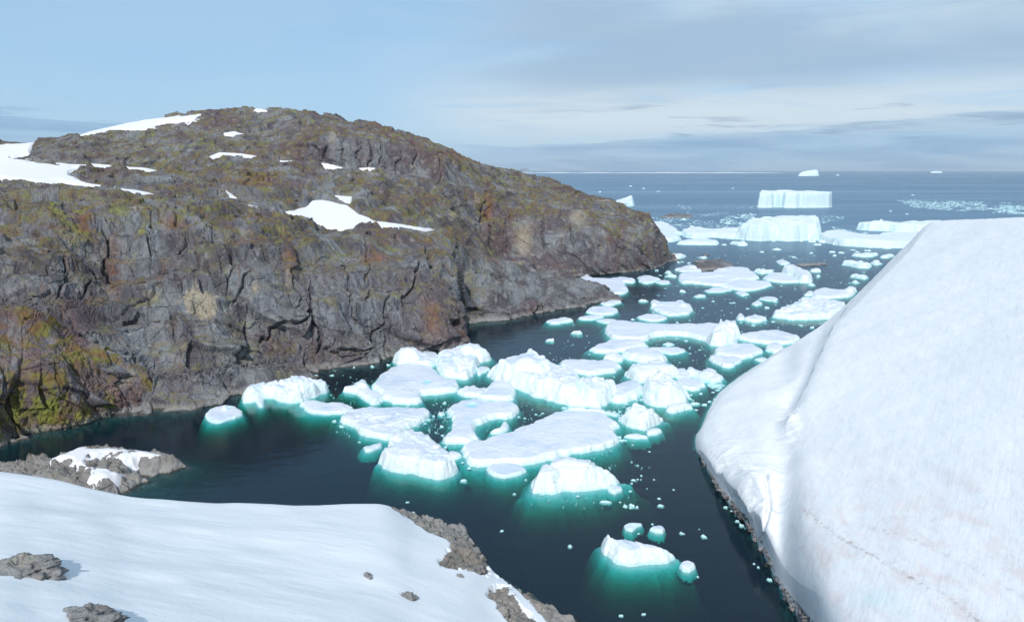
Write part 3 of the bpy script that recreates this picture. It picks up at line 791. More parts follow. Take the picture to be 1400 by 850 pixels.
# the main face of the slope is laid exactly on its tilted plane
_sil = pchip(np.array(TX, float), np.array([TR[k][6][0] for k in TX], float), PX[0])[None, :]
_bas = pchip(np.array(TX, float), np.array([TR[k][0][0] for k in TX], float), PX[0])[None, :]
_off = np.interp(PX[0], [1075, 1110, 1160, 1220], [0, 5, 60, 150])[None, :]
_dx, _dy, _dz = ray(PX, PY)
_den = np.maximum(.53 * _dx - .2 * _dy - _dz, .05)
_zp = CH + _dz * 52.3 / _den
_zp = _zp * (1 - np.exp(-np.clip(_bas - PY + _off, 0, None) / 60.0))
_dr = np.interp(PX[0], [1075, 1097, 1130, 1165, 1200, 1240, 1276], [4.2, 4.6, 4.6, 3.6, 2.6, 1.4, 0])[None, :]
_wd = np.interp(PX[0], [1075, 1097, 1130, 1165, 1200, 1240, 1276], [100, 70, 28, 22, 16, 12, 8])[None, :]
_zp = _zp - _dr * np.clip(1 - (PY - _sil) / _wd, 0, 1) ** 1.3 - np.clip((PX - 1400) / 250, 0, 1) ** 2 * 3
_tx, _ty, _tz = at_height(PX, PY, _zp)
_T = np.stack([_tx, _ty, _tz], -1)
_r0, _r1 = 14, 14 + 46 + 80 + 90 * 4
_w = sstep(1055, 1215, PX) * np.clip((np.arange(P.shape[0])[:, None] - _r0) / 30.0, 0, 1)
_d = (_T - P) * _w[..., None]
_d[_r1:] = _d[_r1 - 1][None]
P = P + _d
x, y, z = P[..., 0], P[..., 1], P[..., 2]
CREASE = [(1276,303),(1240,338),(1215,362),(1182,396),(1152,431),(1136,455),(1119,490),(1101,530),(1086,560),(1072,592)]
dl, side = line_d(PX, PY, CREASE)
sgn = np.where(PX + (PY - 303) * 1.0 > 1276 - 0 * PY, 1, 1)
# signed distance: right of the crease is positive
cx = np.interp(PY, [c[1] for c in CREASE], [c[0] for c in CREASE])
sd = np.where(PX > cx, dl, -dl)
fade = sstep(615, 540, PY) * sstep(300, 330, PY) * (.35 + .65 * sstep(340, 440, PY))
wob = 1.2 * vnoise(x * .25, y * .25, z * .25, 8)
lip = fade * sstep(335, 430, PY) * (1.9 * sstep(-2, 3, sd + wob * 2) * np.exp(-np.clip(sd, 0, None) / 60) - 1.9 * np.exp(-((sd + 8) / 11) ** 2) * blob(PX, PY, 1100, 515, 60, 60))
top = np.arange(P.shape[0])[:, None] > 0
und = .30 * fbm(x * .04, y * .04, z * .04, 3, 31) + .10 * fbm(x * .5, y * .16, z * .3, 3, 33)
# crumpled edge along the water: hanging folds
water_px = pchip([t_[0] for t_ in [(k, TR[k][0][0]) for k in TX]], np.array([TR[k][0][0] for k in TX], float), PX.reshape(-1)).reshape(PX.shape)
fold_m = blob(PX, PY, 1030, 700, 34, 60) + .7 * blob(PX, PY, 985, 640, 22, 30) + .8 * blob(PX, PY, 1078, 592, 12, 26)
fold = fold_m * (1.5 * ridged(x * .16 + y * .1, y * .05, z * .05, 4, 40))
cut_l, cs = line_d(PX, PY, [(1030,642),(1046,655),(1052,690),(1048,715),(1040,738)])
fold -= 1.1 * np.exp(-(cut_l / 3.0) ** 2) * sstep(640, 655, PY) * sstep(745, 730, PY)
terrace = .8 * sstep(-14, 14, PY - (610 + .17 * (PX - 1100)) + 12 * vnoise(PX * .012, 0, 0, 5)) * sstep(1090, 1180, PX) * -1.0
P2 = P.copy(); P2[..., 2] += lip + und + fold + terrace
# bank of rock below the snow edge
f1, e1 = facet(x * .5, y * .5, z * .5, 44); f2, e2 = facet(x * 1.4, y * 1.4, z * 1.4, 48)
N = normals(P)
Pr = P + N * (f1 * 1.1 + f2 * .6 + .2 * fbm(x, y, z, 3, 3))[..., None]
Pr[..., 2] += .05
keepr = (np.arange(P.shape[0])[:, None] < 34) & (PX < 1350)
bank = grid_mesh('rocky_bank', Pr, M_GREY, mask=keepr, attrs={'moss': .2 + 0 * PX, 'pale': 0 * PX, 'rust': 0 * PX})
tag(bank, 'dark rocky fringe at the waterline below the great snow slope', kind='structure'); bank['category'] = 'shore'
sfront = z + .5 * fbm(x * .4, y * .4, 0, 3, 60)
rowi = np.arange(P.shape[0])[:, None] + 0 * PX
edge = np.where(rowi < 60, np.clip((sfront - .9) * 1.2, -1.4, .35), .35)
P2[..., 2] += edge
keeps = (edge > -1.35)
dirt = sstep(560, 700, PY - .1 * (PX - 1100)) * sstep(1040, 1130, PX) 
l1, _ = line_d(PX, PY, [(1098,700),(1150,735),(1200,760),(1260,795),(1300,815),(1345,850)])
l2, _ = line_d(PX, PY, [(1180,715),(1250,735),(1320,770),(1400,810),(1500,850)])
l3, _ = line_d(PX, PY, [(1088,760),(1100,745),(1105,735)])
line = np.exp(-(l1 / 2.6) ** 2) + .6 * np.exp(-(l2 / 3.5) ** 2) + .5 * np.exp(-(l3 / 4) ** 2) + .25 * np.exp(-(l1 / 14) ** 2)
melt = blob(PX, PY, 1200, 815, 28, 14) + .6 * blob(PX, PY, 1235, 835, 20, 10)
slope = grid_mesh('snow_slope', P2, M_SNOW_SLOPE, mask=keeps, attrs={'dirt': dirt, 'line': line, 'melt': melt})
tag(slope, 'huge smooth snow slope filling the right side, pinkish streaks lower down', kind='structure'); slope['category'] = 'snow slope'
# ------------------------------------------------------------------ floating ice
NICE = [0]
def unproj(poly, h):
    """photo outline of a floe -> outline on the water; far rim points sit at the height of the ice"""
    ys = [p[1] for p in poly]; y0, y1 = min(ys), max(ys)
    out = []
    for px, py in poly:
        w = float(sstep(0.25, .9, (y1 - py) / max(y1 - y0, 1e-3)))
        x, y, _ = at_height(px, py, h * w * .85)
        out.append((float(x), float(y)))
    return out

def ice(label, poly, h=1.6, peaks=(), cat='ice floe', name='ice_floe', jag=.25, apron=None, dome=.25, tilt=(0, 0), group='ice floes crowding the cove',
        flat=True, blue=(), mat=None, rim=.12, wall=.75, near=1.0, cell=None, ledge=0., grooves=0., noise_k=1.0, smooth_n=3, world=None, shelf=1.0, cracks=.0):
    NICE[0] += 1; seed = NICE[0] * 31
    h = h * (1.0 if mat else (.52 if cat == 'ice floe' else .8))
    W = world or unproj(smooth_poly(poly, smooth_n) if smooth_n else poly, h)
    wx = [p[0] for p in W]; wy = [p[1] for p in W]
    ymean = sum(wy) / len(wy); cx0, cx1, cy0, cy1 = min(wx), max(wx), min(wy), max(wy)
    size = math.hypot(cx1 - cx0, cy1 - cy0)
    ks = 1.35 * (1 + 5.0 / size) if apron is None else 8.0 / apron
    if apron is None: apron = min(8.0, 1.2 + size * .45)
    c = cell or max(ymean / 620, .12)
    c = max(c, size / 330)
    X = np.arange(cx0 - apron - 2 * c, cx1 + apron + 2 * c, c); Y = np.arange(cy0 - apron * 1.3 - 2 * c, cy1 + apron + 2 * c, c)
    X, Y = np.meshgrid(X, Y)
    s = sdf(X, Y, W)
    fs = max(1.0, size / 40)                       # big bergs have big features
    x_, y_ = X / fs, Y / fs
    ns = min(1.0, size / 22) * fs
    lob, _e = facet(x_ * .30, y_ * .30, 0, seed + 30, 1.6, .15)
    s = s + noise_k * (ns * .7 * fbm(x_ * .2, y_ * .2, 0, 2, seed) + ns * .45 * lob + ns * .24 * fbm(x_ * .8, y_ * .8, 0, 3, seed + 1))
    if grooves: s = s + grooves * fs * .35 * ridged(x_ * .30, y_ * .10, 0, 2, seed + 6)
    u = (X - (cx0 + cx1) / 2) / max((cx1 - cx0) / 2, .1); v = (Y - (cy0 + cy1) / 2) / max((cy1 - cy0) / 2, .1)
    hl = h * (1 + tilt[0] * u + tilt[1] * v)
    hl = np.clip(hl, .15 * h, None)
    w = max(c * 1.6, wall * h) * (1 + .45 * vnoise(x_ * .12, y_ * .12, 0, seed + 33))
    t = np.clip(s / w, 0, 1)
    prof = np.clip(.3 * np.sqrt(np.clip(t * (2 - t), 0, 1)) + .7 * np.minimum(t * 1.12, 1), 0, 1)
    q = np.clip(s / (size * .22 + .1), 0, 1)
    f1, e1 = facet(x_ * .13 / max(min(ns, 1), .3), y_ * .13 / max(min(ns, 1), .3), 0, seed + 7, 1.8, .25); f2, e2 = facet(x_ * .4, y_ * .4, 0, seed + 8, 1.6, .2)
    rel = dome * (q * (2 - q)) + .10 * fbm(x_ * .10, y_ * .10, 0, 3, seed + 3) + jag * (f1 * 1.2 + .5 * f2 + .30 * fbm(x_ * .35, y_ * .35, 0, 4, seed + 4)) \
        + rim * np.exp(-(s / (1.2 + .05 * size)) ** 2) * vnoise(x_ * .3, y_ * .3, 0, seed + 5)
    z = hl * (prof * (1 + rel))
    if cracks:
        ca, ce = facet((X + 1.2 * vnoise(X * .5, Y * .5, 0, seed + 81)) * .11, (Y + 1.2 * vnoise(X * .5, Y * .5, 1, seed + 82)) * .11, 0, seed + 80)
        z = z - cracks * np.exp(-(ce / .035) ** 2) * sstep(0, .5, fbm(X * .09, Y * .09, 0, 2, seed + 83) + .25) * np.clip(s, 0, 1)
    for pk in peaks:
        px, py, pz, pr = pk[:4]
        sh = pk[4] if len(pk) > 4 else 1.3
        qx, qy, _ = at_height(px, py, pz)
        d = np.hypot(X - qx, (Y - qy) * 1.15) / pr
        d = d + .16 * fbm(X * .8 / max(pr * .4, .5), Y * .8 / max(pr * .4, .5), 0, 3, seed + 9)
        bump = pz * (.80 if not mat else 1) * (1 - np.clip(d, 0, 1) ** sh)
        z = np.maximum(z, bump * np.clip((s + .5 * pr * .3) / (w + .1), 0, 1))
    z = z + np.where(s > 0, .05, 0)
    # under the water: a shelf that slopes away, wider towards some sides
    k = ks * (1 + .45 * vnoise(X * .1, Y * .1, 3, seed + 12))
    a_ = np.clip(np.abs(s) + .7 * min(size / 20, 1) * fbm(X * .35, Y * .35, 7, 3, seed + 15), 0, None)
    deep_ = -(2.2 + .09 * min(size, 40))
    a_ = np.abs(s)
    ku = (.55 + 2.6 / (size ** .8)) * (1 + .55 * fbm(X * .10, Y * .10, 5, 2, seed + 14)) / shelf
    ku = np.clip(ku * 1.6 * (1 + 2.2 * math.exp(-size / 4.0)), .35, 6.0)
    under = -.14 - .45 * a_ * ku - .24 * a_ * a_ * ku + .16 * fbm(X * .45, Y * .45, 0, 3, seed + 13) * np.clip(a_, 0, 1.5)
    under = np.minimum(under, -.12)
    z = np.where(s > 0, z, under)
    keep = (s > -apron * 1.15) & (z > -(.35 + .22 * size if size < 7 else 40))
    keep[1:] |= keep[:-1]; keep[:-1] |= keep[1:]
    ba = np.zeros(X.shape)
    for bx, by, br in blue:
        qx, qy, _ = at_height(bx, by, h)
        rr = br / FOC * math.hypot(qy, CH)
        m = np.exp(-(((X - qx) / rr) ** 2 + ((Y - qy) / (rr * 1.3)) ** 2) * 1.2)
        m = m * sstep(-.3, .3, fbm(X * .9, Y * .9, 0, 3, seed + 20) + m)
        ba = np.maximum(ba, m)
        z = z - .35 * m
    P = np.stack([X, Y, z], -1)
    o = grid_mesh(name, P, mat or M_ICE, mask=keep, attrs={'blue': ba}, origin=np.array([(cx0 + cx1) / 2, (cy0 + cy1) / 2, 0.0]))
    return tag(o, label, cat, group)

def berg(label, poly, h, **k):
    k.setdefault('group', 'icebergs crowding the cove')
    k.setdefault('jag', .45); k.setdefault('cracks', .7); k.setdefault('wall', .6)
    return ice(label, poly, h, cat='iceberg', name='iceberg', **k)

# ---- left end of the pack
ice('small round floe with a white knob, nearest to the rocky island', [(279,568),(287,560),(303,554),(318,554),(330,560),(334,567),(322,573),(303,578),(290,578),(281,573)], 1.0, peaks=[(306,551,2.3,1.0)], blue=[(311,558,4)])
berg('ridged iceberg with upright columns lying against the foot of the cliff', [(334,550),(338,538),(350,532),(378,524),(402,521),(412,512),(430,517),(442,518),(450,522),(447,535),(432,542),(412,550),(392,553),(380,547),(365,545),(350,549),(338,550)], 3.4,
     peaks=[(411,511,6.6,3.2,2),(404,516,6,2.6,2),(428,517,5.2,3,2),(446,518,5.4,1.8,2),(440,520,4.6,2.5,2),(375,522,4.2,5,2),(355,529,3.6,4,2)], grooves=.5)
ice('tiny white knob floating in the turquoise water below the ridged iceberg', [(350,548),(356,545),(362,547),(362,556),(355,558),(351,554)], .9)
ice('low flat floe just below the ridged iceberg', [(406,553),(415,547),(432,547),(446,551),(470,550),(485,558),(475,565),(450,566),(428,565),(416,559)], 1.3, jag=.15)
ice('broad rough floe with dark specks at the left of the pack', [(463,572),(470,564),(490,558),(530,556),(545,555),(580,557),(589,564),(582,574),(560,586),(545,594),(530,603),(500,596),(485,584),(470,578)], 2.0, jag=.35, dome=.3, cracks=.5)
ice('thin curved sliver of ice below the rough floe with dark specks', [(495,610),(505,609),(521,605),(522,610),(510,617),(498,618)], .8)
ice('pointed white floe just left of the big smooth floe', [(468,533),(480,525),(493,517),(503,521),(508,532),(518,540),(521,552),(508,554),(500,546),(490,540),(478,536)], 2.4, jag=.3, peaks=[(494,517,3.6,3)])
ice('big smooth grey white floe, upper left of the pack', [(511,533),(516,515),(530,503),(557,496),(590,502),(602,512),(614,520),(626,522),(630,530),(626,535),(602,539),(577,541),(575,551),(560,553),(540,551),(522,545)], 2.6, jag=.08, dome=.35, blue=[(585,524,7)])
berg('round topped iceberg at the water edge behind the big smooth floe', [(535,494),(541,482),(546,472),(560,469),(570,474),(572,484),(586,489),(598,491),(597,500),(588,503),(562,500),(546,499)], 2.4, peaks=[(558,469.5,6.4,4.2,2.6),(545,484,3.6,4,2)])
ice('small flat floe wedged between two icebergs near the cliff corner', [(574,486),(580,480),(596,481),(600,487),(590,489)], 1.0)
berg('broad lumpy iceberg closest to the cliff corner', [(596,502),(599,478),(620,475),(640,467),(657,470),(668,479),(672,487),(652,492),(641,488),(637,492),(656,497),(655,505),(649,514),(640,519),(620,518),(605,513)], 3.2, jag=.4,
     peaks=[(640,467,5.5,5,2),(612,476,5,4.5,2),(655,471,5,4.5,2)], blue=[(621,487,4),(645,488,6)])
ice('little ice chunk in the gap right of the broad lumpy iceberg', [(651,511),(653,502),(666,501),(671,504),(662,510),(655,514)], 1.3)
berg('largest white iceberg in the middle of the pack, high left end', [(672,506),(673,491),(688,485),(720,480),(745,482),(755,490),(766,496),(778,505),(794,512),(800,525),(808,542),(800,556),(780,555),(757,549),(730,541),(705,531),(688,520),(675,512)], 5.2, jag=.25, dome=.15,
     peaks=[(690,485,7.5,6,2.4),(722,480.5,8.6,8,2.6),(744,484,7.5,6,2.2)], grooves=.6, wall=.9)
berg('grooved iceberg with a steep front joined to the largest one', [(788,514),(800,518),(822,522),(838,525),(846,532),(838,548),(828,556),(812,558),(800,556),(790,545)], 4.6, jag=.35, grooves=.6)
ice('smooth rounded white floe right of the grooved iceberg', [(834,533),(846,521),(866,520),(878,526),(877,538),(864,548),(846,552),(834,550)], 3.2, jag=.1, dome=.3)
ice('small ridge of ice touching the upper left of the L shaped floe', [(625,536),(635,529),(648,525),(656,529),(668,534),(664,543),(648,544),(634,542)], 1.9, jag=.5)
ice('rounded slab standing behind the L shaped floe', [(664,526),(680,520),(690,519),(703,528),(708,536),(703,546),(690,549),(668,548),(655,545),(664,538)], 2.2, jag=.12)
ice('L shaped floe with a pale blue melt pool', [(612,565),(616,557),(630,548),(650,545),(672,549),(698,547),(708,556),(706,566),(694,573),(680,571),(665,576),(653,582),(652,594),(655,602),(640,607),(612,606),(608,602),(614,590),(617,576)], 2.2, jag=.1, dome=.2, blue=[(645,554,9)])
ice('triangular white piece in the turquoise notch of the L shaped floe', [(669,592),(680,588),(687,576),(695,577),(695,588),(685,593),(675,594)], 1.6, jag=.3)
ice('longest smooth oval floe in the front of the pack', [(643,637),(637,625),(632,616),(641,608),(655,604),(675,596),(700,588),(722,581),(745,570),(760,563),(790,561),(820,563),(836,570),(847,578),(841,586),(844,595),(840,606),(825,615),(800,621),(770,625),(745,631),(715,637),(690,637),(660,639)], 2.3, jag=.06, dome=.22, rim=.08, shelf=1.5)
ice('small white piece squeezed beside the left tip of the longest oval floe', [(607,624),(613,616),(628,617),(633,624),(625,628),(613,628)], 1.2)
ice('flat oval floe with a turquoise halo below the longest oval floe', [(665,639),(673,634),(700,632),(714,637),(719,644),(708,650),(690,653),(675,651),(668,646)], 1.0, jag=.1)
berg('humped white iceberg with a vertical crack, lowest of the pack', [(722,673),(728,660),(730,645),(745,636),(765,631),(776,629),(800,632),(828,642),(845,648),(858,657),(846,662),(830,667),(812,672),(790,672),(772,669),(758,674),(740,676),(727,677)], 3.6, jag=.22, dome=.5, apron=7, shelf=1.6, cracks=.8)
ice('small chip at the right tip of the lowest humped iceberg', [(831,667),(840,663),(850,664),(851,671),(840,675),(832,672)], .9)
berg('layered white iceberg at the lower left of the pack', [(519,632),(526,619),(530,605),(545,593),(562,589),(590,594),(600,605),(607,613),(604,624),(616,631),(626,642),(612,653),(595,654),(570,651),(545,645),(527,639)], 3.6, jag=.28, dome=.25, ledge=0)
berg('faceted chunky iceberg at the right front of the pack', [(848,577),(847,568),(852,555),(865,549),(880,556),(895,554),(908,562),(912,571),(904,579),(890,586),(880,589),(860,584)], 5.0, jag=.6, dome=.0, wall=.4)
ice('chip of ice below the faceted chunky iceberg, left one', [(854,597),(870,592),(884,596),(887,600),(868,600)], .8)
ice('chip of ice below the faceted chunky iceberg, right one', [(881,591),(886,586),(900,585),(907,589),(900,594),(886,596)], 1.1)
ice('long pale floe with a bumpy right end, behind the largest iceberg', [(766,500),(768,491),(785,491),(818,493),(830,489),(845,497),(848,503),(836,510),(808,514),(786,509)], 2.0, jag=.12)
ice('jagged ice pile on the right end of the long pale floe', [(826,492),(832,482),(845,483),(855,490),(850,495),(838,494)], 1.8, jag=.6)
ice('wedge shaped floe pointing left in the upper middle of the pack', [(801,479),(812,476),(820,470),(833,463),(850,465),(877,464),(884,475),(862,480),(835,484),(812,482)], 2.3, jag=.2, tilt=(.3, 0))
ice('rounded floe just right of the jagged ice pile', [(851,485),(855,477),(880,475),(897,479),(909,487),(913,495),(900,500),(880,497),(860,492)], 3.0, jag=.15, dome=.5)
berg('white iceberg with an overhanging teal edge, right of centre', [(852,512),(858,501),(870,495),(895,494),(913,495),(930,504),(938,510),(925,516),(900,521),(875,524),(860,519)], 3.2, jag=.25, dome=.4)
ice('thin floe under the arched green edge of the longest back floe', [(880,476),(905,474),(925,474),(937,478),(935,482),(920,485),(905,482),(893,479)], .9)
ice('tiny piece in the green water under the arched back floe', [(905,470),(912,467),(921,469),(921,472),(912,473)], .6)
ice('long table like floe with an arched green edge across the back', [(829,457),(828,441),(845,437),(880,441),(925,443),(955,443),(972,442),(990,445),(1000,458),(992,471),(972,471),(960,465),(940,460),(915,458),(895,462),(882,468),(860,467),(838,464)], 3.2, jag=.08, dome=.12, wall=.25)
berg('upright white block at the right end of the long table like floe', [(968,462),(975,445),(995,440),(1005,437),(1012,443),(1013,460),(1005,469),(988,474),(970,472)], 5.5, jag=.3, dome=.2)
ice('thin shelf of ice at the left tip of the long table like floe', [(816,438),(830,435),(843,437),(842,441),(826,442)], .8)
ice('boat shaped floe with a raised left tip in open water', [(890,418),(892,410),(905,413),(918,413),(934,411),(948,422),(942,430),(917,432),(900,428),(893,423)], 2.4, jag=.15, tilt=(-.1, .2), peaks=[(893,410.5,3.6,3),(934,411.5,3.6,5)], blue=[(910,415,5)])
ice('small flat floe just below the boat shaped floe', [(871,433),(882,429),(900,429),(913,434),(907,439),(890,440),(875,437)], 1.2, jag=.1)
ice('low floe alone in dark water under the headland', [(747,440),(760,436),(770,433),(782,436),(782,440),(765,443),(752,443)], 1.4, jag=.3)
ice('lower of the flat floes off the headland tip', [(791,434),(800,431),(820,430),(826,433),(810,438),(793,437)], .9, jag=.1)
ice('middle of the flat floes off the headland tip', [(800,425),(811,419),(830,418),(845,424),(840,430),(820,431),(802,428)], 1.4, jag=.15)
ice('upper floe touching the headland tip', [(822,415),(835,411),(843,407),(849,413),(838,418),(826,418)], 1.4, jag=.3)
ice('bright white floe behind the headland tip', [(793,380),(803,375),(812,380),(835,380),(850,378),(868,381),(865,386),(854,386),(858,397),(850,403),(835,403),(822,394),(808,388)], 2.2, jag=.2)
ice('white piece with a peak at the foot of the hill point', [(872,384),(873,378),(885,376),(903,381),(898,385),(885,388),(876,387)], 1.5, jag=.4, apron=2)
ice('flat sliver right of the piece at the foot of the hill point', [(896,386),(903,383),(915,384),(915,388),(905,389)], 1.0, apron=2)
ice('broad cluttered floe beside the dark skerry', [(926,384),(930,376),(945,371),(972,373),(985,368),(1000,364),(1025,368),(1035,375),(1030,382),(1000,386),(992,393),(970,391),(945,388),(932,388)], 2.6, jag=.35)
ice('smooth front lobe right of the broad cluttered floe', [(985,392),(995,384),(1015,381),(1035,384),(1052,385),(1054,391),(1040,396),(1018,398),(998,395)], 1.8, jag=.12)
ice('lumpy white piece against the left of the dark skerry', [(922,369),(933,365),(945,361),(952,364),(960,370),(950,373),(930,372)], 2.0, jag=.4, peaks=[(947,361,3.6,4,2)], apron=3)
ice('thin oval floe below the broad cluttered floe', [(963,397),(975,393),(995,394),(1000,397),(985,400),(968,400)], .9, jag=.1)
ice('small piece below the smooth front lobe', [(1005,399),(1012,397),(1022,399),(1024,403),(1015,405),(1008,402)], 1.0)
ice('tiny flat piece in open water left of the small piece', [(948,405),(955,402),(964,403),(963,406),(953,407)], .7)
berg('tilted slab of ice leaning to the right', [(1069,366),(1074,361),(1091,362),(1107,374),(1112,384),(1104,387),(1092,386),(1080,376)], 4.6, jag=.1, tilt=(-.35, .1), dome=.05)
ice('flat floe at the foot of the tilted slab', [(1043,381),(1050,374),(1068,372),(1083,378),(1093,386),(1070,387),(1050,384)], 2.0, jag=.15)
ice('small white floe above the tilted slab', [(1061,357),(1070,354),(1078,358),(1080,361),(1068,362)], 1.4, apron=2)
ice('humped little floe in open water right of the table like floe', [(1019,438),(1024,433),(1031,429),(1041,432),(1048,438),(1040,441),(1028,441)], 2.0, jag=.3)
ice('small twin topped piece touching the humped little floe', [(1007,436),(1010,428),(1017,429),(1018,437),(1012,438)], 1.5, jag=.6)
ice('narrow flat sliver in the open channel', [(1037,409),(1044,405),(1060,406),(1064,410),(1052,412)], .9, jag=.1)
ice('little pointed chunk left of the narrow sliver', [(1028,416),(1034,410),(1041,412),(1043,416),(1035,418)], 1.2)
berg('craggy iceberg with a peak partly behind the snow slope', [(1057,434),(1064,427),(1076,421),(1090,412),(1100,405),(1110,409),(1128,411),(1150,413),(1160,420),(1150,434),(1120,437),(1085,437)], 3.2, jag=.5, peaks=[(1102,404,7.4,6,1.4),(1086,413,5,5),(1132,410,5,5)])
ice('smooth bean shaped floe above the craggy iceberg', [(1111,404),(1114,396),(1128,393),(1144,396),(1155,395),(1165,391),(1171,396),(1160,406),(1135,409),(1115,407)], 2.4, jag=.12, peaks=[(1163,391,4,5,2)])
ice('small piece left of the bean shaped floe', [(1099,404),(1103,398),(1112,398),(1113,403),(1105,405)], 1.2)
ice('rough broad floe tucked under the edge of the snow slope', [(1012,463),(1014,456),(1040,452),(1070,452),(1091,461),(1088,469),(1066,472),(1045,471),(1022,467)], 2.0, jag=.25)
ice('oval floe left of the snow slope, upper of a pair', [(978,484),(980,477),(1000,470),(1030,470),(1046,478),(1040,485),(1020,491),(1000,490),(985,487)], 1.8, jag=.15)
ice('ragged floe left of the snow slope, lower of a pair', [(971,490),(975,485),(995,486),(1013,488),(1012,495),(998,503),(984,502)], 1.5, jag=.35)
ice('compact white chunk below the rough broad floe', [(1048,479),(1050,469),(1062,468),(1073,474),(1072,481),(1060,484)], 1.8, jag=.25)
ice('thin flat piece just below the compact white chunk', [(1031,491),(1040,488),(1049,490),(1046,494),(1037,494)], .7)
berg('steep white iceberg left of the last big chunk', [(878,543),(879,526),(895,518),(918,513),(921,522),(931,530),(943,540),(940,549),(920,556),(900,557),(884,552)], 4.4, jag=.4, peaks=[(914,514.5,6.5,4.5)])
ice('dripping white piece at the foot of the steep iceberg', [(909,563),(911,552),(928,551),(946,549),(947,557),(931,563),(920,566)], 2.2, jag=.3)
ice('low platform floe beside the snow slope tip', [(925,521),(935,515),(958,520),(966,529),(950,535),(932,532)], 1.7, jag=.12)
ice('crowned ice block by the snow slope with a turquoise notch', [(936,508),(944,501),(956,506),(968,500),(980,508),(989,515),(988,520),(974,524),(958,521),(946,515)], 2.6, jag=.5, blue=[(968,518,6)])
ice('flat floe between the teal edged iceberg and the crowned block', [(918,512),(928,503),(938,505),(948,512),(944,519),(930,521)], 1.8, jag=.2)
ice('broken slab in front of the teal edged iceberg', [(880,533),(882,524),(900,519),(920,514),(918,524),(905,532),(890,537)], 2.6, jag=.3)
ice('strip of crushed ice along the upper rim of the longest oval floe', [(770,560),(785,556),(800,559),(812,558),(830,561),(848,566),(845,571),(828,567),(800,563),(780,562)], .8, jag=.7, apron=2)
berg('small isolated iceberg with a huge turquoise underside, nearest to the viewer', [(822,735),(838,737),(870,738),(898,749),(920,758),(925,764),(910,771),(888,772),(860,775),(842,770),(832,762),(823,752)], 2.2, jag=.18, peaks=[(823,735,3.6,3.2,1.2)], tilt=(-.25, .1), apron=6, shelf=1.25, grooves=.3)
ice('flat pointed ice piece above the nearest isolated iceberg, left of a pair', [(853,718),(860,714),(879,715),(872,720),(864,726),(856,724)], .6, jag=.2, apron=1.2)
ice('rounded ice piece above the nearest isolated iceberg, right of a pair', [(887,722),(892,718),(905,718),(910,723),(907,729),(896,729),(888,726)], .8, jag=.3, apron=1.2)
ice('round white piece at the right of the nearest isolated iceberg', [(928,775),(931,768),(940,766),(950,770),(951,777),(944,782),(933,781)], 1.0, jag=.3, apron=1.5)

# ---- the bay's mouth and the sea beyond
G2 = 'icebergs and floes beyond the cove'
def wp(pts):                       # outline on the water given by picture column and distance
    return [((px - 700) / FOC * (Y * cp + CH * sp), Y) for px, Y in pts]
berg('flat topped tabular iceberg with blue stains and vertical grooves', None, 24.5, jag=.012, dome=.01, wall=.10, rim=.02, mat=M_ICE_FAR, apron=8, cell=.75, grooves=.0, blue=[(1095,269,8),(1060,268,5)], group=G2, noise_k=.22,
     world=wp([(1034,1151),(1036,1134),(1046,1129),(1055,1132),(1059,1141),(1064,1133),(1067,1142),(1072,1130),(1088,1126),(1094,1132),(1100,1127),(1118,1131),(1134,1136),(1137,1156),(1136,1194),(1110,1202),(1070,1206),(1040,1198)]))
berg('massive block iceberg in front of the tabular one', None, 14.5, jag=.10, dome=.0, wall=.30, rim=.05, mat=M_ICE_FAR, apron=8, cell=.5, group=G2, tilt=(.08, -.02), noise_k=.75,
     world=wp([(1003,606),(1018,596),(1040,590),(1062,596),(1084,590),(1104,594),(1121,598),(1122,625),(1121,690),(1100,700),(1060,702),(1036,690),(1030,660),(1016,640)]), peaks=[(1020,310,8,26,1.2)])
ice('low white apron stretching left of the massive block iceberg', [(933,323),(934,313),(955,311),(975,316),(1000,313),(1020,306),(1030,320),(1020,327),(1000,327),(975,325),(950,326)], 4.0, jag=.2, mat=M_ICE_FAR, group=G2)
ice('flat white floe below the low apron', [(925,334),(938,328),(965,326),(982,331),(980,335),(955,335)], 2.0, jag=.1, mat=M_ICE_FAR, group=G2)
ice('small flat floe right of the flat white floe below the apron', [(998,332),(1005,330),(1020,333),(1022,336),(1010,336)], 1.6, mat=M_ICE_FAR, group=G2)
ice('wide smooth cyan white ice sheet touching the far end of the snow slope', [(1122,330),(1124,316),(1150,313),(1165,317),(1185,324),(1215,319),(1260,318),(1300,322),(1300,338),(1200,339),(1150,336)], 5.0, jag=.05, dome=.2, mat=M_ICE_FAR, group=G2)
berg('low humped iceberg behind the wide ice sheet', [(1173,314),(1175,306),(1190,304),(1205,302),(1222,306),(1250,304),(1290,303),(1290,317),(1240,318),(1200,316)], 7.5, jag=.08, dome=.1, peaks=[(1203,301.5,10,18,2)], mat=M_ICE_FAR, group=G2)
ice('white floe right behind the point of the rocky hill', [(884,330),(884,304),(905,303),(922,310),(926,320),(930,327),(915,331)], 3.0, jag=.08, mat=M_ICE_FAR, group=G2)
ice('flat ice pieces off the tip of the hill point', [(917,352),(920,346),(932,348),(940,350),(928,354)], 1.5, mat=M_ICE_FAR, group=G2, apron=2)
berg('small leaning iceberg peeking over the hill point', [(836,281),(845,277),(855,272),(865,271),(865,281),(850,283)], 9, jag=.15, tilt=(.4, 0), mat=M_ICE_FAR, group=G2)
ice('tiny iceberg left of the leaning iceberg', [(828,276),(831,272),(836,274),(836,278)], 3.5, mat=M_ICE_FAR, group=G2)
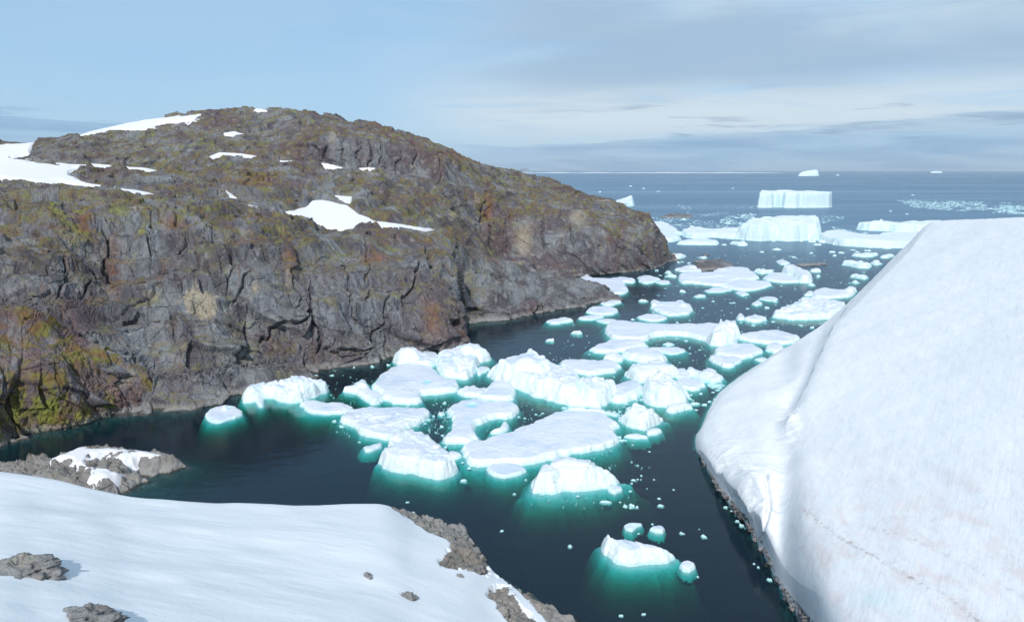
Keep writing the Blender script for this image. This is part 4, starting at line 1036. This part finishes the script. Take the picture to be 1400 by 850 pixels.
def wpoly(px0, px1, Y, dep, k=9):
    x0 = (px0 - 700) / FOC * Y; x1 = (px1 - 700) / FOC * Y
    return [(x0, Y), (x0 + (x1 - x0) * .3, Y - dep * .1), (x0 + (x1 - x0) * .8, Y - dep * .15), (x1, Y), (x1 * 1.0, Y + dep * .6), (x0 + (x1 - x0) * .6, Y + dep), (x0 + (x1 - x0) * .1, Y + dep * .5)]
berg('wedge shaped iceberg on the open sea near the horizon', None, 50, jag=.03, dome=.02, tilt=(.42, 0), mat=M_ICE_FAR, group=G2, apron=20, wall=.2, world=wpoly(1084, 1112, 7600, 130), noise_k=.4)
berg('flat distant iceberg at the right on the horizon', None, 36, jag=.05, mat=M_ICE_FAR, group=G2, apron=30, wall=.8, world=wpoly(1261, 1278, 16500, 200), noise_k=.4)
far_small = [
 ('crusty floe under the wide ice sheet, largest there', [(1150,360),(1155,357),(1162,356),(1180,361),(1191,364),(1188,367),(1170,366)], 2.0),
 ('star shaped thin floe just below the wide ice sheet', [(1165,350),(1178,348),(1182,344),(1190,346),(1202,347),(1195,351),(1180,352)], 1.6),
 ('small white floe touching the snow slope edge', [(1188,361),(1195,356),(1206,361),(1200,363)], 2.2),
 ('thin floe by the snow slope, upper of two', [(1161,376),(1170,374),(1187,379),(1182,382),(1170,380)], 1.5),
 ('thin floe by the snow slope, lower of two', [(1160,385),(1168,383),(1176,386),(1170,388)], 1.4),
 ('very small floe above the crusty floe', [(1171,359),(1177,356),(1183,358),(1178,360)], 1.3),
 ('streaky floe between the ice sheet and the slope', [(1202,351),(1212,348),(1222,348),(1215,353),(1205,353)], 1.5),
 ('low floe right of the tilted slab', [(1107,370),(1113,367),(1122,368),(1121,372),(1110,372)], 1.3),
 ('round floe below the low floe by the tilted slab', [(1114,377),(1119,375),(1124,377),(1119,379)], 1.1),
 ('thin floe at the toe of the tilted slab', [(1103,390),(1108,387),(1115,389),(1112,391)], 1.0),
 ('pale floe between the broad cluttered floe and the slab base', [(1030,372),(1036,367),(1046,369),(1057,369),(1056,373),(1042,375)], 1.6),
 ('small floe above the thin oval floe near the skerry', [(908,373),(913,370),(919,372),(916,375)], 1.1),
 ('thin floe left of the broad cluttered floe', [(909,377),(916,375),(926,378),(922,380)], 1.1),
 ('sliver of ice left of the dark skerry', [(955,352),(962,350),(968,352),(962,354)], .8),
 ('lone sliver of ice in front of the massive block iceberg', [(1055,341),(1062,339.5),(1070,341),(1062,342.4)], .8),
 ('second sliver of ice before the massive block iceberg, near its right end', [(1105,346),(1109,344.5),(1113,346),(1109,347)], .8),
]
for lab, poly, h in far_small:
    ice(lab, poly, h, apron=2, jag=.3, mat=M_ICE_FAR, group=G2)

# ---- small fragments: a few shapes, copied
def frag_mesh(seed):
    r = rng.uniform
    W = [(math.cos(a) * (1 + .35 * math.sin(a * 2 + seed)), math.sin(a) * (.8 + .25 * math.cos(a * 3 + seed))) for a in np.linspace(0, 2 * math.pi, 14)[:-1]]
    g = np.arange(-2.2, 2.2, .085); X, Y = np.meshgrid(g, g)
    s = sdf(X, Y, W) + .18 * fbm(X * 1.5, Y * 1.5, 0, 3, seed)
    f, e = facet(X * 1.2, Y * 1.2, 0, seed)
    z = np.sqrt(np.clip(s / .35, 0, 1)) * (.55 + .4 * f + .2 * fbm(X * 2, Y * 2, 0, 3, seed + 3))
    z = np.where(s > 0, np.clip(z, .08, None), -.08 + s * 3.0)
    o = grid_mesh('ice_fragment', np.stack([X, Y, z], -1), M_ICE, mask=s > -.3, attrs={'blue': 0 * X}, origin=np.array([0., 0., 0.]))
    return o
protos = [frag_mesh(s) for s in (3, 14, 27, 41, 55)]
used = set()
def fragment(px, py, wpx, label, group):
    k = rng.randrange(len(protos))
    if k in used:
        o = protos[k].copy(); COL.objects.link(o)
    else:
        o = protos[k]; used.add(k)
    x, y, _ = at_height(px, py, 0)
    s = wpx / 2.3 / FOC * math.hypot(float(y), CH)
    o.location = (float(x), float(y), 0)
    o.rotation_euler = (0, 0, rng.uniform(-.5, .5) + (math.pi if rng.random() < .5 else 0))
    o.scale = (s, s * rng.uniform(.7, 1.3), s * rng.uniform(.6, 1.0))
    tag(o, label, 'ice fragment', group)

FR_GROUPS = [
 ('tiny white ice fragment in dark water around the nearest isolated iceberg', 'fragments near the nearest iceberg',
  [(780,747,4),(862,694,4),(855,691,5),(871,693,5),(877,650,4),(872,655,3),(866,656,6),(825,686,8),(830,686,9),(848,686,3),(855,692,5),(864,691,8),(901,681,4),(903,691,7),(873,729,3),(931,728,6),(934,729,4),(962,733,7),(954,788,3),(849,841,5),(880,839,5),(956,723,2),(892,716,3),(894,655,3),(888,560,3),(921,669,3),(790,678,5),(862,671,4)]),
 ('tiny white ice fragment floating in front of the foreground snow shore', 'fragments by the snow shore',
  [(557,686,4),(565,700,4),(634,657,8),(686,725,5),(779,746,7),(641,640,5),(632,632,4)]),
 ('tiny white ice fragment by the foot of the cliff', 'fragments by the cliff',
  [(454,513,5),(484,502,4),(509,501,6),(515,494,7),(531,499,5),(432,514,8),(425,516,6),(457,576,6),(467,583,8),(470,575,5)]),
 ('tiny white ice fragment in the dark gap left of the L shaped floe', 'fragments in the gap of the pack',
  [(603,566,14),(593,569,5),(586,574,6),(604,583,5),(605,595,4),(613,570,4),(608,551,6),(581,579,4),(638,560,3),(609,611,6)]),
 ('small white ice fragment in the open channel behind the pack', 'fragments in the open channel',
  [(752,466,12),(789,456,15),(879,412,11),(957,405,8),(1049,421,8),(1057,440,5),(865,437,5),(1060,413,6),(933,399,8),(908,420,5),(1022,422,4),(1003,414,4),(975,412,4),(926,441,4),(1110,448,6),(1095,445,5),(1030,445,5),(938,466,5),(925,463,3),(1020,470,5),(1015,478,4)]),
 ('tiny white ice fragment by the tip of the great snow slope', 'fragments by the snow slope',
  [(950,552,11),(963,553,7),(970,549,5),(943,545,6),(944,540,5),(958,538,5),(973,523,6),(980,527,7),(986,530,5),(855,602,4),(865,608,3),(888,617,3),(975,536,4),(977,545,3),(952,560,4),(846,598,7),(850,602,8)]),
 ('tiny white ice fragment at the waterline under the snow slope', 'fragments under the snow slope',
  [(992,693,5),(1006,703,5),(1008,712,5),(1014,718,6),(1000,698,3),(1031,770,3),(1037,775,4),(1052,792,6),(1020,722,4)]),
 ('small white ice fragment beside the dark skerry in the bay mouth', 'fragments in the bay mouth',
  [(898,370,5),(928,359,5),(933,358,4),(942,360,5),(1094,371,6),(1070,385,6),(1042,345,8),(1086,352,6),(1150,346,7),(1166,342,6),(1141,350,6),(1186,343,8),(1138,345,8),(1213,340,9),(1172,345,6),(990,335,7),(1046,328,8),(1076,330,8),(1095,330,8),(1110,331,9),(1058,330,7),(1118,335,9),(1125,332,9),(1130,329,10),(1015,331,7),(946,310,6),(935,300,5),(880,258,4),(862,255,4),(820,263,4),(900,262,4),(1002,258,3),(1145,240,4),(1248,267,4),(1218,289,4),(1240,293,4)]),
]
for lab, grp, pts in FR_GROUPS:
    for px, py, w in pts: fragment(px, py, w, lab, grp)
for k, o in enumerate(protos):
    if k not in used: bpy.data.objects.remove(o)

# ---- brash ice: fields of crushed ice on the sea, uncountable; the far right chips mimic water sheen
def brash(areas, n, label):
    V = []; F = []
    r = np.random.RandomState(4)
    for (poly, cnt, smin, smax) in areas:
        xs = [p[0] for p in poly]; ys = [p[1] for p in poly]; k = 0; tries = 0
        while k < cnt and tries < cnt * 30:
            tries += 1
            px = r.uniform(min(xs), max(xs)); py = r.uniform(min(ys), max(ys))
            s = float(sdf(np.array([px]), np.array([py]), poly)[0])
            if s < 0: continue
            if vnoise(px * .045, py * .35, 0, 77) + .6 * vnoise(px * .2, py * 1.2, 0, 78) < r.uniform(-.5, .35) - min(s * .08, .4): continue
            x, y, _ = at_height(px, py, 0)
            a = smin * (smax / smin) ** (r.rand() ** 2.2); m = r.randint(5, 8); ph = r.uniform(0, 6.28); h = a * r.uniform(.12, .3)
            b = len(V)
            ring = [(x + a * math.cos(ph + 6.283 * i / m) * r.uniform(.7, 1.2) * 1.4, y + a * math.sin(ph + 6.283 * i / m) * r.uniform(.7, 1.2)) for i in range(m)]
            for q in ring: V.append((q[0], q[1], -.3))
            for q in ring: V.append((x + (q[0] - x) * .75, y + (q[1] - y) * .75, h * r.uniform(.7, 1.3)))
            V.append((x, y, h * 1.2))
            for i in range(m):
                j = (i + 1) % m
                F.append((b + i, b + j, b + m + j, b + m + i)); F.append((b + m + i, b + m + j, b + 2 * m))
            k += 1
    me = bpy.data.meshes.new('brash_ice'); me.from_pydata([tuple(map(float, v)) for v in V], [], F); me.update()
    me.attributes.new('blue', 'FLOAT', 'POINT')
    me.materials.append(M_ICE_FAR)
    o = bpy.data.objects.new('brash_ice', me); COL.objects.link(o)
    tag(o, label, 'brash ice', kind='stuff')
brash([
 ([(985,300),(1000,293),(1034,292),(1030,302),(1015,308),(1000,308),(985,304)], 240, .5, 2.4),
 ([(925,300),(932,290),(940,288),(930,284),(925,280),(940,281),(946,285),(942,290),(936,297),(950,296),(952,300),(935,303)], 160, .4, 1.4),
 ([(885,296),(930,298),(985,303),(1010,308),(1000,316),(960,310),(930,312),(900,302)], 260, .4, 1.6),
 ([(1225,274),(1275,273),(1400,278),(1400,293),(1330,290),(1250,284)], 1900, .6, 1.9),  # pale chips scattered here to imitate sheen on the open water
 ([(1120,294),(1155,296),(1150,301),(1122,306)], 120, .4, 1.4),
 ([(1135,310),(1170,316),(1190,318),(1180,324),(1150,318)], 90, .4, 1.5),
 ([(950,295),(1030,282),(1033,286),(960,298)], 110, .4, 1.1),
 ([(960,278),(1034,282),(1034,286),(1000,284),(950,280)], 60, .4, 1.),
], 0, 'fields of crushed brash ice beyond the cove, far right chips mimicking sheen on water')
brash([
 ([(500,560),(610,560),(640,600),(600,620),(560,590)], 60, .08, .35),
 ([(590,540),(720,548),(760,565),(640,606),(600,610)], 90, .08, .4),
 ([(640,640),(880,600),(900,660),(870,700),(700,690)], 70, .07, .3),
 ([(760,440),(1000,470),(980,520),(800,520),(740,480)], 150, .1, .5),
 ([(860,400),(1120,380),(1160,440),(1060,450),(900,440)], 160, .12, .6),
 ([(880,350),(1200,345),(1180,390),(900,395)], 220, .15, .8),
 ([(450,500),(560,520),(480,560),(440,540)], 40, .08, .3),
 ([(965,524),(985,520),(990,527),(980,536),(972,530)], 220, .10, .5),
 ([(835,545),(905,530),(948,545),(950,556),(900,552),(850,566),(836,562)], 160, .10, .55),
 ([(600,560),(615,553),(616,575),(606,578)], 14, .1, .3),
 ([(655,540),(700,548),(700,556),(660,552)], 14, .1, .3),
 ([(770,556),(850,562),(852,572),(770,562)], 160, .12, .6),
 ([(455,570),(480,590),(500,600),(495,606),(460,590)], 10, .1, .3),
 ([(1010,450),(1015,445),(1020,470),(1012,468)], 12, .2, .6),
], 0, 'crushed ice crumbs drifting between the floes of the cove')
# ------------------------------------------------------------------ skerries, island
def skerry(label, poly, h, mat=None, name='skerry', cat='skerry', apron=6, seed=5, group='low rocks in the bay mouth', peaks=(), snow=(), k_under=.5, rough=1.0, snow_labels=()):
    W = unproj(smooth_poly(poly, 3), h * .6)
    wx = [p[0] for p in W]; wy = [p[1] for p in W]
    c = max(sum(wy) / len(wy) / 750, .12)
    X, Y = np.meshgrid(np.arange(min(wx) - apron, max(wx) + apron, c), np.arange(min(wy) - apron, max(wy) + apron, c))
    s = sdf(X, Y, W) + .8 * fbm(X * .3, Y * .3, 0, 4, seed)
    q = np.clip(s / 5, 0, 1)
    f1, e1 = facet(X * .22, Y * .22, 0, seed, 1.8, .4); f2, e2 = facet(X * .6, Y * .6, 0, seed + 1, 1.8, .5); f3, e3 = facet(X * 1.6, Y * 1.6, 0, seed + 2, 1.8, .5)
    zb = np.where(s > 0, h * (.18 + .82 * q * (2 - q)) , s * k_under)
    for px, py, pz, pr in peaks:
        qx, qy, _ = at_height(px, py, pz)
        d = np.hypot(X - qx, Y - qy) / pr
        zb = np.where(s > 0, np.maximum(zb, pz * (1 - np.clip(d, 0, 1) ** 1.6) * np.clip(s / 3, 0, 1)), zb)
    z = zb + rough * ((f1 * 1.1 + f2 * .7 + f3 * .25) * (.3 + .7 * np.clip(h / 3, 0, 1)) * sstep(-1.5, 1.2, s) + .25 * sstep(-3, 0, s) * fbm(X * .9, Y * .9, 0, 4, seed + 4, .6))
    o = grid_mesh(name, np.stack([X, Y, z], -1), mat or M_SKERRY, mask=s > -apron * .8, attrs={'moss': 0 * X, 'pale': 0 * X, 'rust': 0 * X})
    tag(o, label, cat, group)
    PXs, PYs = to_px(X, Y, np.maximum(zb, 0))
    for (poly2, th), lab in zip(snow, snow_labels):
        ss = sdf(PXs, PYs, smooth_poly(poly2, 3)) + 2.2 * fbm(X * .5, Y * .5, 0, 4, seed + 9)
        t = np.clip(ss * .14, -1.3, th)
        o = grid_mesh('snow_patch', np.stack([X, Y, zb + t + .1], -1), M_SNOW, mask=t > -1.2)
        tag(o, lab, 'snow patch', 'snow patches on the rocky island')

skerry('low pale brown rocky island with snow in the lower left cove', [(-60,650),(0,640),(30,630),(75,625),(110,613),(130,611),(175,615),(210,620),(240,624),(256,628),(246,633),(225,640),(206,646),(188,650),(202,654),(205,657),(194,663),(172,671),(150,680),(100,690),(30,690),(-60,680)], 3.2, M_SHORE,
    name='rocky_island', cat='island', apron=14, k_under=.30, group=None, seed=61, peaks=[(60,645,5,9),(180,632,4,8),(160,662,3,6)],
    snow=[([(72,629),(108,614),(130,612),(180,617),(218,621),(190,625),(183,636),(170,633),(158,626),(125,628),(118,636),(122,640),(145,642),(168,650),(165,656),(142,661),(120,664),(118,655),(122,645),(110,640),(95,632)], .7)],
    snow_labels=['curved white snow patch draped over the low rocky island'])
skerry('dark flat skerry behind the broad cluttered floe', [(945,367),(954,361),(972,357),(988,356),(1000,360),(1004,365),(995,368),(970,370),(958,371)], 2.6, apron=6, seed=71)
skerry('thin dark reef left of the flat skerry', [(948,358),(955,355),(968,356),(970,359),(955,360)], 1.0, apron=3, seed=72)
skerry('long low skerry right of the tilted slab', [(1086,363),(1097,361.5),(1110,359.5),(1124,359),(1131,361),(1122,363),(1100,364)], 1.1, apron=4, seed=73)
skerry('brownish reef awash on the sea beyond the hill point', [(902,297),(912,293),(930,292),(945,294),(948,297),(930,298),(910,298)], 1.5, apron=6, seed=74)
skerry('tiny dark rock breaking the water above the thin reef', [(960,348.6),(965,347),(970,348),(966,349.6)], .8, apron=2, seed=75)

# far land: an ice cap rim and one blue mountain on the horizon
def ridge_land(label, x0p, x1p, Y, hfun, depth, mat, name, cat, kind=None, n=260):
    m = 26
    PXs = np.linspace(x0p, x1p, n)
    X = np.broadcast_to((PXs - 700) / FOC * (Y * cp + CH * sp), (m, n)).copy()
    v = np.linspace(0, 1, m)[:, None]
    Yg = Y + depth * v + 0 * X
    e = np.sin(np.pi * np.clip((PXs - x0p) / (x1p - x0p), 0, 1)) ** .25
    z = np.sin(np.pi * v) ** .6 * hfun(PXs)[None] * e[None]
    z = z * (1 + .25 * fbm(X * .002, Yg * .002, 0, 3, 9))
    z[0] = -5; z[-1] = -5
    o = grid_mesh(name, np.stack([X, Yg, z], -1), mat)
    return tag(o, label, cat, kind=kind)
m_, nt_ = new_mat('distant_rock'); t_ = NT(nt_)
p_ = t_.n('ShaderNodeBsdfPrincipled', i_Base_Color=t_.mix(t_.ramp(t_.noise(t_.n('ShaderNodeNewGeometry').outputs['Position'], .002, 4), .4, .6), (.12, .14, .17), (.30, .34, .38)), i_Roughness=.9); t_.out(p_)
ridge_land('thin white ice cap rim along the far horizon', 705, 1090, 15000, lambda p: 13 + 14 * vnoise(p * .035, 0, 0, 3) - 40 * sstep(850, 1080, p) * (vnoise(p * .06, 3, 0, 8) < .1), 3000, M_ICE_FAR, 'ice_cap', 'ice cap', 'structure')
ridge_land('faint blue mountain on the horizon beside the hill', 706, 737, 15500, lambda p: 130 * np.exp(-((p - 720) / 6) ** 2) + 60 * np.exp(-((p - 713) / 3) ** 2), 2500, m_, 'distant_mountain', 'mountain', 'structure')

# ------------------------------------------------------------------ sea: a closed body of water over a dark bed
def box(name, x0, x1, y0, y1, z0, z1, mat):
    me = bpy.data.meshes.new(name)
    v = [(x, y, z) for z in (z0, z1) for y in (y0, y1) for x in (x0, x1)]
    me.from_pydata(v, [], [(0, 2, 3, 1), (4, 5, 7, 6), (0, 1, 5, 4), (2, 6, 7, 3), (0, 4, 6, 2), (1, 3, 7, 5)]); me.update()
    if mat: me.materials.append(mat)
    o = bpy.data.objects.new(name, me); COL.objects.link(o)
    return o
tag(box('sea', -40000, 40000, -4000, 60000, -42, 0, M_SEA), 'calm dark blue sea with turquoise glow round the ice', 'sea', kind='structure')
mb, ntb = new_mat('sea_bed'); tb = NT(ntb)
tb.out(tb.n('ShaderNodeBsdfPrincipled', i_Base_Color=(.05, .07, .06, 1), i_Roughness=.9))
bed = box('sea_bed', -39000, 39000, -3900, 59000, -41, -38, mb); tag(bed, 'dark sea bed under the deep water', 'sea bed', kind='structure')

mh, nth = new_mat('thin_sea_haze'); th = NT(nth)
vh = th.n('ShaderNodeVolumePrincipled', i_Color=(.80, .90, 1.0, 1), i_Density=2.6e-5)
th.out(None, vh)
tag(box('haze', -30000, 30000, -3000, 30000, -45, 400, mh), 'thin pale sea haze softening the far water and horizon', kind='stuff')

# ------------------------------------------------------------------ light, sky, camera
SUN_EL, SUN_AZ = R(43), R(192)          # azimuth measured clockwise from +Y (straight ahead)
d = Vector((math.sin(SUN_AZ) * math.cos(SUN_EL), math.cos(SUN_AZ) * math.cos(SUN_EL), math.sin(SUN_EL)))
L = bpy.data.lights.new('sun', 'SUN'); L.energy = 3.65; L.angle = R(1.5); L.color = (1.0, .965, .91)
lo = bpy.data.objects.new('sun', L); COL.objects.link(lo)
lo.rotation_euler = d.to_track_quat('Z', 'Y').to_euler(); lo.location = d * 200

w = bpy.data.worlds.new('World'); sc.world = w; w.use_nodes = True
nt = w.node_tree; nt.nodes.clear(); t = NT(nt)
sky = t.n('ShaderNodeTexSky', sky_type='NISHITA'); sky.sun_disc = False; sky.sun_elevation = SUN_EL; sky.sun_rotation = SUN_AZ
sky.air_density = 1.0; sky.dust_density = .2; sky.ozone_density = 2.5; sky.altitude = 0
bg1 = t.n('ShaderNodeBackground', i_0=sky.outputs[0], i_1=.115)
tc = t.n('ShaderNodeTexCoord'); dv = tc.outputs['Generated']
sp3 = t.n('ShaderNodeSeparateXYZ', i_0=dv); el = sp3.outputs[2]; az = t.math('ARCTAN2', sp3.outputs[0], sp3.outputs[1])
# cloud coordinates: azimuth and elevation of the real sky direction, strongly stretched sideways
cv = t.n('ShaderNodeCombineXYZ', i_0=t.math('MULTIPLY', az, 2.2), i_1=t.math('MULTIPLY', el, 13.0), i_2=.3).outputs[0]
cv2 = t.n('ShaderNodeCombineXYZ', i_0=t.math('MULTIPLY', az, 5.0), i_1=t.math('MULTIPLY', el, 60.0), i_2=.9).outputs[0]
cv3 = t.n('ShaderNodeCombineXYZ', i_0=t.math('ADD', t.math('MULTIPLY', az, 3.0), t.math('MULTIPLY', el, 6.0)), i_1=t.math('MULTIPLY', el, 26.0), i_2=4.9).outputs[0]
nA = t.noise(cv, 1.0, 5, .55, .5); nB = t.noise(cv2, 1.0, 5, .6, .4); nC = t.noise(cv3, 1.3, 5, .6, .8)
haze_m = t.ramp(el, .30, .0, .75, .9)
high = t.ramp(az, -.25, .12)                                  # thin veil thickens to the right
veil = t.math('MULTIPLY', t.math('ADD', t.math('MULTIPLY', high, .62), .15), t.ramp(nA, .28, .62))
greys = t.math('MULTIPLY', t.math('MULTIPLY', t.ramp(t.math('ADD', t.noise(t.vmath('MULTIPLY', cv, (.8, .45, 1)), 1.0, 4, .5, .6), t.math('MULTIPLY', t.math('SUBTRACT', nC, .5), .28)), .40, .62), t.ramp(az, -.15, .10)), t.math('MULTIPLY', t.ramp(el, .06, .11), t.ramp(el, .45, .24)))
# low bank above the horizon with a ragged streaky top, broken over the hill
top_r = t.math('ADD', .034, t.math('MULTIPLY', t.math('ABSOLUTE', az), .055))
bank_r = t.ramp(t.math('SUBTRACT', t.math('ADD', top_r, t.math('MULTIPLY', t.math('SUBTRACT', nB, .5), .05)), el), -.002, .006)
low = t.math('MULTIPLY', t.math('MULTIPLY', t.ramp(el, .035, .07), t.ramp(el, .13, .085)), t.math('MULTIPLY', t.ramp(az, -.22, .02), t.ramp(nC, .3, .55)))
bank_m = t.math('MULTIPLY', t.math('MULTIPLY', bank_r, t.ramp(t.math('ADD', nB, t.math('MULTIPLY', nC, .4)), .45, .85, 1.0, .45)), t.math('MAXIMUM', t.ramp(az, -.14, .0), t.ramp(az, -.38, -.5)))
streak = t.math('MULTIPLY', t.math('MULTIPLY', t.ramp(nB, .56, .68), t.math('MULTIPLY', t.ramp(el, .03, .045), t.ramp(el, .105, .075))), t.ramp(az, -.1, .25))
sky1 = t.n('ShaderNodeMixShader', i_0=t.math('MULTIPLY', haze_m, .9), i_1=bg1, i_2=t.n('ShaderNodeBackground', i_0=(.36, .61, .88, 1), i_1=1.0))
c1 = t.n('ShaderNodeMixShader', i_0=veil, i_1=sky1, i_2=t.n('ShaderNodeBackground', i_0=(.60, .72, .82, 1), i_1=1.0))
c2 = t.n('ShaderNodeMixShader', i_0=t.math('MULTIPLY', greys, .8), i_1=c1, i_2=t.n('ShaderNodeBackground', i_0=(.37, .52, .69, 1), i_1=1.0))
bc = t.mix(t.ramp(nC, .35, .7), (.21, .38, .61), (.33, .53, .74))
c2b = t.n('ShaderNodeMixShader', i_0=t.math('MULTIPLY', low, .75), i_1=c2, i_2=t.n('ShaderNodeBackground', i_0=(.70, .80, .88, 1), i_1=1.0))
c3 = t.n('ShaderNodeMixShader', i_0=t.math('MULTIPLY', bank_m, .9), i_1=c2b, i_2=t.n('ShaderNodeBackground', i_0=bc, i_1=1.0))
c4 = t.n('ShaderNodeMixShader', i_0=t.math('MULTIPLY', streak, .7), i_1=c3, i_2=t.n('ShaderNodeBackground', i_0=(.27, .40, .56, 1), i_1=1.0))
wo = t.n('ShaderNodeOutputWorld'); nt.links.new(c4.outputs[0], wo.inputs['Surface'])

cam = bpy.data.cameras.new('camera'); co = bpy.data.objects.new('camera', cam); COL.objects.link(co)
cam.sensor_width = 36; cam.lens = FOC / 1400 * 36; cam.clip_start = .5; cam.clip_end = 90000
co.location = (0, 0, CH); co.rotation_euler = (math.pi / 2 - PITCH, 0, 0)
sc.camera = co
sc.view_settings.view_transform = 'Standard'; sc.view_settings.look = 'None'
sc.view_settings.exposure = 0.0; sc.view_settings.gamma = 1.0; sc.view_settings.use_curve_mapping = False
sc.cycles.use_denoising = True
sc.cycles.max_bounces = 8; sc.cycles.diffuse_bounces = 3; sc.cycles.glossy_bounces = 3; sc.cycles.transparent_max_bounces = 8
sc.cycles.caustics_reflective = False; sc.cycles.caustics_refractive = False
